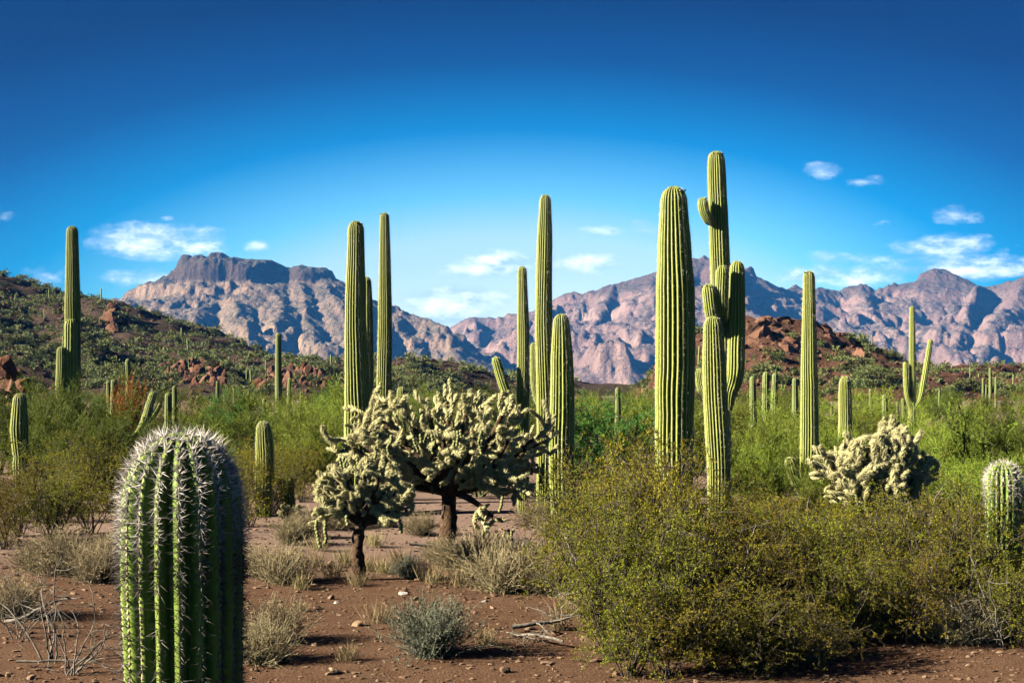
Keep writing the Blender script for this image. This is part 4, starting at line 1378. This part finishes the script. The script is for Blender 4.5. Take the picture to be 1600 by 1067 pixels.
def plant(proto, name, label, cat, x, y, s=1.0, rz=None, group=None, zfun=gz, tilt=0.0, sz=None):
    z = float(zfun(x, y))
    sc = s if sz is None else (s, s, sz)
    root = thing(name, label, cat, (x, y, z - 0.01), random.random() * 6.283 if rz is None else rz, group, sc)
    if tilt:
        root.rotation_euler = (tilt, 0, root.rotation_euler[2])
    for pr in proto:
        if pr is not None:
            o = link(pr[0], pr[1], root)
            if pr[0] in ('foliage', 'dry_twigs', 'stems', 'blades'):
                o['kind'] = 'stuff'
    return root


CREO = [shrub_proto(*creosote_proto(800 + i, 1.2, [17, 13, 19, 12][i]), M['creosote_stem'], M['creosote_gold' if i % 2 else 'creosote_leaf']) for i in range(4)]
PALO = [shrub_proto(*palo_proto(820 + i, 2.0, [1.3, 1.6, 1.2, 1.5][i]), M['palo_bark'], M['palo_leaf']) for i in range(4)]
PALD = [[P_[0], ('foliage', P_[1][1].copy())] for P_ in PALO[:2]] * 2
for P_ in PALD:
    P_[1][1].materials[0] = M['palo_leaf_shade_tone']
IRON = [shrub_proto(*palo_proto(840, 2.0, 1.0, 7, 7, 6, 5, 14, 0.16, 0.042, 0.10), M['dark_bark'], M['mesq_leaf'])]
BURS = [shrub_proto(*twiggy_proto(850 + i, 0.42, [0.42, 0.5, 0.36][i]), M['bursage'], M['bursage'], 'dry_twigs') for i in range(3)]
BRIT = [shrub_proto(*twiggy_proto(860 + i, 0.45, 0.42, 300, 5, 9, 0.026, 0.011), M['brittle'], M['brittle']) for i in range(2)]
RUST = [shrub_proto(*twiggy_proto(870, 1.5, 0.6, 420, 6, 12, 0.07, 0.03), M['orange'], M['orange'], 'dry_twigs')]
GRAS = [shrub_proto(None, grass_proto(880 + i), None, M['straw'], 'blades') for i in range(2)]
WHIT = [shrub_proto(bare_proto(895 + i, 0.9, [4, 5, 3][i], 0.007), None, M['white_wood'], None) for i in range(3)]
BARE = [shrub_proto(bare_proto(890 + i, 0.8, [5, 8, 6][i]), None, M['dead_wood'], None) for i in range(3)]

# creosote thicket on the right: (photo column, distance, height)
CR = [(905, 15.5, 0.85), (930, 13.6, 1.05), (962, 12.6, 1.22), (1003, 13.2, 1.32), (1015, 15.2, 1.45), (985, 11.0, 0.95), (1052, 12.0, 1.12), (1092, 13.6, 1.2), (1143, 12.6, 1.12), (1192, 13.6, 1.15), (1062, 10.7, 0.85),
      (1132, 10.9, 0.88), (1232, 12.0, 1.02), (1282, 13.6, 1.1), (1332, 12.1, 0.98), (1382, 13.1, 1.05), (1434, 12.0, 1.02), (1484, 13.6, 1.12), (1500, 11.6, 0.9), (1205, 10.9, 0.82), (1325, 10.8, 0.72), (1425, 10.9, 0.72),
      (1640, 12.0, 0.95), (955, 10.5, 0.66), (1610, 10.8, 0.72), (1545, 14.6, 1.05), (1400, 15.5, 1.1), (1320, 16.0, 1.1), (1230, 16.0, 1.15), (1150, 15.8, 1.2), (1460, 16.5, 1.25), (940, 16.8, 1.2), (1180, 18.5, 1.0), (1215, 20, 1.0), (1300, 18.5, 1.0), (1240, 18, 1.0), (1390, 18.2, 1.0), (1440, 19, 1.1), (1330, 20, 1.0), (1500, 17.5, 1.0),
      (1560, 16.5, 1.1), (980, 9.9, 0.8), (1040, 9.8, 0.8), (1110, 10.0, 0.8), (1180, 9.9, 0.8), (1250, 10.1, 0.8), (1020, 11.6, 0.9), (1170, 11.6, 0.9), (1370, 11.3, 0.9)]
def thicket_top(px, d):
    """crown height so that the thicket keeps its skyline"""
    py = np.interp(px, [880, 905, 935, 965, 1010, 1035, 1060, 1110, 1200, 1300, 1420, 1480, 1540, 1620], [850, 800, 735, 705, 690, 740, 775, 785, 792, 800, 800, 780, 800, 830])
    if d < 10.3:
        py += 150
    elif d < 11.4:
        py += 70
    return max(0.4, H - (py - HOR) * d / F)


for i, (px, d, h) in enumerate(CR):
    x = at(px, d)
    if d > 15:
        lb, g = 'olive creosote bush at the back of the thicket by the feet of the tall saguaros', 'creosote at the back of the thicket'
    elif px < 1030:
        lb, g = 'taller golden-olive creosote bush at the thicket end next to the dry bushes', 'tall creosote at the thicket end'
    elif d < 11.4:
        lb, g = 'low creosote bush along the soil edge of the thicket', 'creosote along the front of the thicket'
    else:
        lb, g = 'olive creosote bush in the heart of the thicket before the tallest saguaros', 'creosote in the heart of the thicket'
    plant(CREO[(i * 3 + (1 if px < 1060 else 0)) % 4], 'creosote_bush', lb, 'bush', x, d, max(0.62, h / 1.3), sz=max(0.45, thicket_top(px, d) / 1.22 * (0.9 + 0.18 * random.random())), group=g)
CL = [(5, 17.5, 0.75), (80, 18.5, 0.95), (140, 19.5, 1.0), (172, 23, 1.05), (60, 21, 0.85), (110, 22.5, 1.1), (-50, 18, 1.0), (30, 19, 0.7), (385, 20.5, 0.95), (425, 22.5, 0.9), (395, 25, 1.0), (340, 22, 0.9), (470, 24.5, 0.9)]
for i, (px, d, h) in enumerate(CL):
    left = px < 250
    plant(CREO[(i + 1) % 4], 'creosote_bush', 'dark creosote bush in the clump behind the dry tan bushes on the left' if left else 'low creosote bush round the stocky saguaro column', 'bush', at(px, d), d, h / 1.2,
          group='creosote clump on the left' if left else 'creosote by the stocky column')

# palo verdes in the middle ground
PV = [(82, 28.5, 1.9, 0), (132, 27, 1.75, 0), (172, 29, 1.5, 0), (5, 33, 2.1, 0), (75, 33, 2.3, 0), (150, 33, 2.3, 0), (225, 27, 1.0, 0), (255, 30, 1.4, 0),
      (470, 30, 1.85, 1), (432, 37, 2.0, 1), (512, 34, 2.1, 1), (378, 33, 1.6, 1), (505, 27, 1.5, 1), (345, 44, 1.9, 1), (305, 36, 1.6, 1), (268, 43, 1.9, 1), (540, 40, 2.2, 1), (330, 30, 1.35, 1), (660, 27, 1.6, 1), (750, 26, 1.3, 1), (610, 33, 1.8, 1),
      (1170, 34, 1.9, 2), (1200, 31, 1.5, 2), (1225, 36, 1.75, 2), (1250, 30, 1.35, 2), (1165, 27, 1.35, 2), (1215, 26, 1.15, 2), (1300, 33, 1.75, 2), (1335, 38, 2.0, 2),
      (1478, 27, 1.6, 3), (1530, 25, 1.7, 3), (1588, 23, 1.6, 3), (1515, 32, 1.75, 3), (1455, 34, 1.5, 3), (1385, 42, 1.4, 3), (1490, 21, 1.15, 3), (1560, 19.5, 1.15, 3), (1640, 26, 1.9, 3), (1440, 24, 1.2, 3), (1590, 33, 1.95, 3),
      (1090, 32, 1.8, 2), (1045, 36, 1.9, 2), (1165, 22, 1.0, 2), (1192, 24, 1.2, 2), (1212, 27.5, 1.1, 2), (1243, 28, 1.1, 2), (1292, 21.5, 0.95, 2), (1330, 23, 1.1, 2), (1310, 27, 1.3, 2), (1400, 22.5, 1.1, 2)]
PVL = [('shaded palo verde of the clump round the tall left saguaro', 'palo verdes on the left'), ('bright yellow-green palo verde behind the chollas and the stocky column', 'palo verdes left of centre'),
       ('pale green palo verde around the group of three saguaros', 'palo verdes behind the tall saguaros'), ('broad yellow-green palo verde behind the pale silvery cholla', 'palo verdes on the right')]
for i, (px, d, h, g) in enumerate(PV):
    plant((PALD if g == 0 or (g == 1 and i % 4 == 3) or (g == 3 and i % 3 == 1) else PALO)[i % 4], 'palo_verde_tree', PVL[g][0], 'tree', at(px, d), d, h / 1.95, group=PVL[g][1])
plant(IRON[0], 'ironwood_tree', 'dense emerald green bushy tree right of the big cholla', 'tree', at(962, 27), 27, (1.0, 1.0, 1.02)[0])
plant(IRON[0], 'ironwood_tree', 'smaller emerald bush at the foot of the dense emerald tree', 'tree', at(925, 25.5), 25.5, 0.72)
# scrub on the plain out to the hills
n = 0
r_ = np.random.default_rng(4242)
while n < 210:
    d = 42 * (190 / 42) ** (r_.random() ** 0.85)
    px = r_.uniform(-120, 1720)
    h = r_.uniform(0.8, 2.05)
    u = r_.random()
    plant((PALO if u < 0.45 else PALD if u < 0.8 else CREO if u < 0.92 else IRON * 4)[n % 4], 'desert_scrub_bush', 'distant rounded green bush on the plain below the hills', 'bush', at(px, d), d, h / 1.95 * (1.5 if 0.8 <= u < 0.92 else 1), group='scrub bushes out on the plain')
    n += 1

for i, (px, d, h) in enumerate([(885, 46, 1.7), (912, 58, 1.9), (945, 52, 1.8), (990, 60, 2.0), (1015, 48, 1.7), (640, 60, 1.9), (700, 52, 1.7), (745, 64, 1.9)]):
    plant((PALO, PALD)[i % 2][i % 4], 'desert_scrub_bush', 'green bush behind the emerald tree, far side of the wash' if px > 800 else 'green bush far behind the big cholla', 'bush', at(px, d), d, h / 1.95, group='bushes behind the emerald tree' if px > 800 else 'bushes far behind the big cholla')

# dry tan and grey cushions, grass, dead wood on the open soil
BU = [(440, 14.6, 1.0), (395, 15.2, 0.8), (100, 15.2, 1.15), (150, 14.7, 1.0), (60, 15.6, 0.9), (178, 16.0, 0.9), (782, 14.1, 1.15), (832, 14.4, 1.05), (742, 15.4, 1.05), (706, 15.9, 0.75), (808, 15.2, 1.0), (860, 13.9, 0.9), (770, 16.2, 0.9), (690, 16.6, 0.7),
      (480, 19.0, 0.9), (655, 19.5, 0.8), (522, 20.2, 0.9), (604, 20.5, 0.9), (870, 19.0, 0.9), (840, 20.5, 1.0), (455, 18.0, 0.8), (20, 12.5, 0.9), (1290, 11.6, 1.05), (1310, 12.6, 1.1), (1210, 12.6, 0.9), (1500, 11.0, 0.9), (1100, 11.4, 0.8), (430, 11.2, 0.85), (405, 10.4, 0.8),
      (1270, 10.3, 0.7), (1560, 11.3, 0.8)]
for i, (px, d, s) in enumerate(BU):
    if px < 470 and d < 17:
        lb, g = 'dry tan cushion bush on the red soil left of the small cholla', 'dry bushes left of the small cholla'
    elif 680 < px < 880 and d < 17:
        lb, g = 'pale grey dry cushion bush at the foot of the big cholla', 'dry bushes at the big cholla'
    elif px > 880 and d < 14:
        lb, g = 'dry greyish bush tucked between the creosote bushes', 'dry bushes in the thicket'
    else:
        lb, g = 'small dry bush along the paler ground behind the chollas', 'dry bushes behind the chollas'
    plant(BURS[i % 3], 'dry_bush', lb, 'bush', at(px, d), d, s * 1.05, group=g)
plant(BRIT[0], 'brittlebush', 'grey-green cushion bush alone on the open red soil', 'bush', at(672, 10.6), 10.6, 1.0)
plant(BRIT[1], 'brittlebush', 'small yellow-green sprig bush beside the pale dry bushes', 'bush', at(818, 15.8), 15.8, 0.75)
plant(BRIT[1], 'brittlebush', 'low green sprig between the trunks of the two chollas', 'bush', at(640, 15.0), 15.0, 0.55)
plant(RUST[0], 'rust_bush', 'dead rust-orange bush beside the toppled saguaro', 'bush', at(205, 33.6), 33.6, 0.62, sz=1.42)
for i, (px, d, s) in enumerate([(592, 12.2, 0.8), (575, 15.5, 0.8), (520, 14.9, 0.9), (600, 15.3, 0.8), (660, 14.9, 0.9), (540, 16.0, 0.9), (490, 15.8, 0.9), (625, 16.2, 0.9), (680, 14.6, 0.8), (720, 14.4, 1.0), (560, 14.4, 0.7), (470, 14.2, 0.8), (890, 12.6, 0.9), (870, 11.8, 0.8), (470, 12.8, 0.5), (545, 10.4, 0.6), (760, 11.0, 0.6), (860, 16.4, 1.0), (500, 17.5, 0.9), (585, 18.0, 0.9)]):
    plant(GRAS[i % 2], 'grass_tuft', 'small straw-coloured grass tuft on the red soil', 'grass', at(px, d), d, s, group='dry grass tufts')
for i, (px, d, s) in enumerate([(1005, 10.4, 0.9), (1075, 11.3, 1.15), (1150, 11.0, 1.05), (1235, 11.4, 0.95), (1295, 12.4, 0.9), (1410, 11.5, 0.9), (1470, 12.8, 1.0), (940, 12.2, 1.0)]):
    plant(WHIT[i % 3], 'dead_twigs', 'bleached bare stems poking through the creosote leaves', 'dead bush', at(px, d), d, s, group='bleached stems in the creosote')
DW = [(78, 10.4, 1.0, 'leafless pale twigs standing by the near spiny saguaro', 0.0), (112, 10.0, 0.85, 'crooked bare grey twig bush leaning towards the near spiny saguaro', 0.12), (30, 11.5, 0.7, 'low bare dead twigs on the shaded soil at the left', 0.2),
      (1045, 12.6, 1.3, 'white bare branches sticking out of the creosote below the stoutest saguaro', 0.0), (1125, 12.3, 1.15, 'pale dead stems in the creosote below the many-armed saguaro', 0.0), (985, 11.9, 1.1, 'bare whitish twigs at the left edge of the creosote thicket', 0.1), (1560, 10.7, 0.9, 'dead branches lying at the foot of the short spiny saguaro', 0.5), (1360, 13.5, 1.2, 'thin bare twigs rising beside the pale silvery cholla', 0.1)]
for i, (px, d, s, lb, tl) in enumerate(DW):
    plant((WHIT if 900 < px < 1500 else BARE)[i % 3], 'dead_twigs', lb, 'dead bush', at(px, d), d, s, tilt=tl)


def fallen_branch(label, px, d, L_, ang, seed, r0=0.02):
    r_ = np.random.default_rng(seed)
    x = at(px, d)
    root = thing('fallen_branch', label, 'branch', (x, d, float(gz(x, d))), ang)
    P, _ = grow(r_, (0, 0, 0.05), (1, 0, 0.12), L_, 10, 0.16, -0.01)
    P[:, 2] = np.maximum(P[:, 2], 0.015)
    mb = MB(); thin(mb, P, r0, r0 * 0.4, 6, 0.5)
    link('limb', mb.mesh('limb', M['dead_wood']), root)
    for k in range(2, 9):
        Q, _ = grow(r_, P[k], nrm(P[k] - P[k - 1] + r_.normal(size=3) * [0.8, 0.8, 0.35]), L_ * (0.2 + 0.25 * r_.random()), 6, 0.25, -0.01)
        Q[:, 2] = np.maximum(Q[:, 2], 0.01)
        mb = MB(); thin(mb, Q, r0 * 0.45, r0 * 0.15, 4, 0.5)
        for c in range(2):
            W, _ = grow(r_, Q[2 + c], nrm(Q[2] - Q[1] + r_.normal(size=3) * 0.7), L_ * 0.14, 4, 0.25, 0.0)
            thin(mb, W, r0 * 0.2, r0 * 0.1, 3, 0.5)
        link('twig', mb.mesh('twig', M['dead_wood']), root)


fallen_branch('grey fallen branch with forked twigs at the edge of the creosote thicket', 800, 11.6, 0.95, 0.35, 901)
fallen_branch('second grey fallen branch nearer the creosote stems', 880, 10.9, 0.8, 2.6, 902, 0.014)
fallen_branch('dark dead stick lying on the gravel behind the two cholla trunks', 640, 18.0, 0.8, 0.2, 903, 0.022)
fallen_branch('thin dead stick on the soil below the bare twigs at the left', 25, 10.2, 0.7, 0.1, 904, 0.010)
fallen_branch('dead stick on the soil at the left behind the bare twigs', 8, 12.0, 0.7, -0.5, 905, 0.018)


# ------------------------------------------------------------------ rocks
def rock_mb(seed, sub=2, flat=0.75, rough=0.10, cuts=16):
    """angular stone: a ball cut by random planes, then roughened"""
    import bmesh
    bm = bmesh.new()
    bmesh.ops.create_icosphere(bm, subdivisions=sub, radius=1.0)
    V = np.array([v.co[:] for v in bm.verts]); Fc = np.array([[v.index for v in f.verts] for f in bm.faces])
    bm.free()
    r_ = np.random.default_rng(seed)
    for c in range(cuts):
        n_ = nrm(r_.normal(size=3)); o = 0.42 + 0.33 * r_.random()
        s = V @ n_ - o
        V = V - np.outer(np.maximum(s, 0), n_) * 0.98
    V = V * (1 + rough * r_.normal(size=(len(V), 1)) * 0.4)
    V = V * np.array([1.0, 0.8 + 0.3 * r_.random(), flat])
    mb = MB(); mb.add(V, Fc, 0, r_.random())
    return mb


BOULD = [rock_mb(1000 + i, 3, 0.7 + 0.1 * (i % 3), 0.05).mesh('boulder', M['red_rock'], smooth=False) for i in range(7)]
COLM = [rock_mb(1020 + i, 2, 1.7, 0.08).mesh('upright_rock', M['red_rock'], smooth=False) for i in range(4)]


def put_rock(mesh, name, label, x, y, z, s, group):
    o = link(name, mesh, None, (x, y, z))
    o.rotation_euler = (random.uniform(-0.35, 0.35), random.uniform(-0.35, 0.35), random.random() * 6.283)
    o.scale = (s * random.uniform(0.8, 1.25), s * random.uniform(0.8, 1.25), s * random.uniform(0.75, 1.2))
    tag(o, label, 'rock', group)
    return o


r_ = np.random.default_rng(77)
# the butte: great blocks on the crest, rubble down its face
k = 0
while k < 270:
    if k < 110:
        px = r_.choice([r_.normal(1195, 38), r_.normal(1230, 32), r_.normal(1010, 18), r_.uniform(1080, 1360)]); d = r_.uniform(236, 256); s = 0.9 + 2.4 * r_.random() ** 1.6
    else:
        px = r_.uniform(960, 1480) if r_.random() < 0.8 else r_.uniform(1400, 1660); d = r_.uniform(203, 262); s = 0.4 + 1.0 * r_.random() ** 2.2
    x = at(px, d); z = float(butte_z(x, d))
    if z < 0.4:
        continue
    put_rock(BOULD[k % 7], 'rock_block' if k < 110 else 'boulder', 'huge red-brown block on the upper part of the rocky butte' if k < 110 else 'broken red-brown boulder on the slope of the rocky butte', x, d, z - s * 0.3, s, 'great blocks on the red butte' if k < 110 else 'rubble on the red butte')
    k += 1
# red pillars and outcrops on the dark ridge, and the pile at its left foot
k = 0
while k < 250:
    u = r_.random()
    if u < 0.68:
        px, d, s = r_.choice([r_.normal(330, 45), r_.normal(440, 40), r_.normal(290, 30), r_.normal(480, 25), r_.normal(560, 25), r_.normal(735, 18)]), r_.uniform(226, 280), r_.uniform(0.45, 1.5)
    elif u < 0.74:
        px, d, s = r_.normal(172, 8), r_.uniform(330, 365), r_.uniform(1.0, 2.4)
    else:
        px, d, s = r_.uniform(-60, 780), r_.uniform(215, 370), r_.uniform(0.4, 1.2)
    x = at(px, d); z = float(hill_z(x, d))
    if z < 0.4:
        continue
    put_rock(COLM[k % 4] if u < 0.74 else BOULD[k % 7], 'upright_rock' if u < 0.74 else 'boulder', 'reddish upright rock in the outcrops on the dark ridge' if u < 0.74 else 'dark brown boulder scattered on the dark ridge', x, d, z - s * 0.1, s, 'red outcrops on the dark ridge' if u < 0.74 else 'boulders on the dark ridge')
    k += 1
for k in range(40):
    px = r_.uniform(-30, 85); d = 95 + 12 * r_.random()
    top = np.interp(px, [-30, 10, 40, 85], [2.6, 3.4, 2.4, 0.3])
    s = r_.uniform(0.5, 1.3)
    put_rock(BOULD[k % 7], 'boulder', 'rust-brown boulder in the low pile at the foot of the dark ridge', at(px, d), d, float(gz(at(px, d), d)) + s * 0.2 + r_.random() * top, s, 'rock pile at the foot of the ridge')


# shrubs and saguaros on the slopes
def hill_shrub(seed):
    r_ = np.random.default_rng(seed)
    lm = MB(); n = 420
    c = nrm(r_.normal(size=(14, 3))) * [0.8, 0.8, 0.45] * r_.random((14, 1)) ** 0.4 + [0, 0, 0.55]
    p = c[r_.integers(0, 14, n)] + r_.normal(size=(n, 3)) * 0.22
    p[:, 2] = np.maximum(p[:, 2], 0.02)
    leaves(lm, p, nrm(r_.normal(size=(n, 3)) + [0, 0, 0.6]), 0.24 + 0.14 * r_.random(n), 0.13, 0, np.clip(0.45 + 0.3 * r_.normal(size=n), 0, 1))
    return lm


HS = [hill_shrub(1100 + i) for i in range(4)]
HSM = [h.mesh('hillside_shrub', M['hill_leaf'], smooth=False) for h in HS]
spots = []
while len(spots) < 3100:
    if len(spots) < 2300:
        px = r_.uniform(-150, 900); d = r_.uniform(205, 420); x = at(px, d); z = float(hill_z(x, d))
    else:
        px = r_.uniform(900, 1680); d = r_.uniform(203, 330); x = at(px, d); z = float(butte_z(x, d))
        if 1090 < px < 1330 and z > 7 and r_.random() < 0.8:
            continue
    if z < 0.3 or (265 < px < 500 and d < 270 and r_.random() < 0.75):
        continue
    spots.append((x, d, z, (0.55 + 0.9 * r_.random() ** 1.5) * (1.0 if len(spots) < 2300 else 0.85), px))
spots.sort(key=lambda q: -q[3] / q[1])
rest = MB()
for i, (x, y, z, s, px) in enumerate(spots):
    if i < 295:
        o = link('hillside_shrub', HSM[i % 4], None, (x, y, z - 0.1))
        o.rotation_euler = (0, 0, random.random() * 6.283); o.scale = (s * 1.15, s * 1.15, s)
        onh = px < 900
        tag(o, 'round grey-green shrub dotted over the dark ridge' if onh else 'grey-green shrub among the rocks of the red butte', 'bush', 'shrubs on the dark ridge' if onh else 'shrubs on the red butte')
    else:
        a = random.random() * 6.283
        Mx = np.eye(4); Mx[:3, :3] = np.array([[math.cos(a), -math.sin(a), 0], [math.sin(a), math.cos(a), 0], [0, 0, 1]]) * s; Mx[:3, 3] = (x, y, z - 0.1)
        hs = MB(); src = HS[i % 4]
        keep = 56
        hs.add(src.v[0][:keep * 4], np.arange(keep * 4).reshape(-1, 4), 0, src.t[0][:keep * 4])
        V0 = hs.v[0]; cent = V0.reshape(-1, 4, 3).mean(1, keepdims=True)
        hs.v[0] = ((V0.reshape(-1, 4, 3) - cent) * 1.8 + cent).reshape(-1, 3)
        rest.merge(hs, Mx)
o = link('hillside_scrub', rest.mesh('hillside_scrub', M['hill_leaf'], smooth=False)); o['kind'] = 'stuff'
tag(o, 'small scrub scattered over the far slopes', 'scrub')
HSAG = None
k = 0
while k < 46:
    px = r_.uniform(-40, 880) if k < 32 else r_.uniform(1000, 1640)
    d = r_.uniform(225, 385) if k < 32 else r_.uniform(205, 300)
    x = at(px, d); z = float((hill_z if k < 32 else butte_z)(x, d))
    if z < 0.5:
        continue
    h = r_.uniform(1.8, 3.6)
    if HSAG is None:
        mbs, _ = ribbed(smooth_path([(0, 0, 0), (0, 0, 1)], 6), np.full(6, 0.055), 9, 2, 0.2, 3)
        HSAG = mbs.mesh('saguaro_cactus', M['sag_far'])
    o = link('saguaro_cactus', HSAG, None, (x, d, z - 0.1)); o.scale = (h * 0.9, h * 0.9, h); o.rotation_euler = (r_.normal() * 0.04, r_.normal() * 0.04, r_.random() * 6)
    tag(o, 'tiny saguaro standing on the dark ridge' if k < 32 else 'tiny saguaro standing on the slopes of the red butte', 'cactus', 'saguaros on the dark ridge' if k < 32 else 'saguaros on the red butte')
    k += 1

# loose rubble on both slopes
rub = MB()
RB = [rock_mb(1400 + i, 1, 0.7, 0.2, 6) for i in range(6)]
k = 0
while k < 5200:
    if k < 3400:
        px = r_.uniform(-100, 900); d = r_.uniform(208, 390); x = at(px, d); z = float(hill_z(x, d)); s = 0.18 + 0.6 * r_.random() ** 3
    else:
        px = r_.uniform(930, 1660); d = r_.uniform(203, 300); x = at(px, d); z = float(butte_z(x, d)); s = 0.18 + 0.7 * r_.random() ** 3
    if z < 0.15:
        continue
    src = RB[k % 6]
    a = r_.random() * 6.283; c_, s_ = math.cos(a), math.sin(a)
    V = src.v[0] * s
    V = np.stack([V[:, 0] * c_ - V[:, 1] * s_ + x, V[:, 0] * s_ + V[:, 1] * c_ + d, V[:, 2] * r_.uniform(0.7, 1.6) + z], -1)
    rub.add(V, src.f3[0], 0, r_.random() * 0.7)
    k += 1
o = link('rubble', rub.mesh('rubble', M['red_rock'], smooth=False)); o['kind'] = 'stuff'
tag(o, 'loose red-brown rubble over the dark ridge and the butte', 'rubble')

# stones on the near soil
STN = [rock_mb(1200 + i, 2, 0.55, 0.12, 8).mesh('stone', M['pebble'], smooth=False) for i in range(5)]
WST = [rock_mb(1210 + i, 2, 0.5, 0.10, 8).mesh('white_stone', M['white_stone'], smooth=False) for i in range(2)]
for i, (px, py, s, lb) in enumerate([(629, 926, 0.058, 'largest white stone on the bare red soil below the small cholla'), (527, 940, 0.042, 'flat white stone left of the largest white one'), (758, 938, 0.036, 'white chip of stone below the pale dry bushes')]):
    d = H * F / (py - HOR); x = at(px, d)
    put_rock(WST[i % 2], 'white_stone', lb, x, d, float(gz(x, d)) + s * 0.15, s, None)
for i in range(130):
    d = 9.3 * (17.5 / 9.3) ** r_.random(); px = r_.uniform(-40, 1000) if r_.random() < 0.8 else r_.uniform(1000, 1640)
    s = r_.uniform(0.022, 0.06); x = at(px, d)
    put_rock(STN[i % 5], 'stone', 'loose brown stone lying on the red soil', x, d, float(gz(x, d)) + s * 0.12, s, 'loose stones on the soil')
peb = MB()
PB = []
for i in range(6):
    PB.append(rock_mb(1300 + i, 1, 0.4, 0.35, 7))
NP = 12500
dd = 8.8 * (24 / 8.8) ** r_.random(NP); pxs = r_.uniform(-80, 1680, NP); xs_ = at(pxs, dd); zs_ = gz(xs_, dd)
sz_ = (0.005 + 0.026 * r_.random(NP) ** 2.5) * np.clip(dd / 11, 1, 1.6)
for i in range(NP):
    src = PB[i % 6]
    a = r_.random() * 6.283; c_, s_ = math.cos(a), math.sin(a)
    V = src.v[0] * sz_[i]
    V = np.stack([V[:, 0] * c_ - V[:, 1] * s_ + xs_[i], V[:, 0] * s_ + V[:, 1] * c_ + dd[i], V[:, 2] + zs_[i] + sz_[i] * 0.15], -1)
    peb.add(V, src.f3[0], 0, r_.random() ** 1.3)
o = link('gravel', peb.mesh('gravel', M['pebble'], smooth=False)); o['kind'] = 'stuff'
tag(o, 'reddish gravel strewn over the open soil', 'gravel')
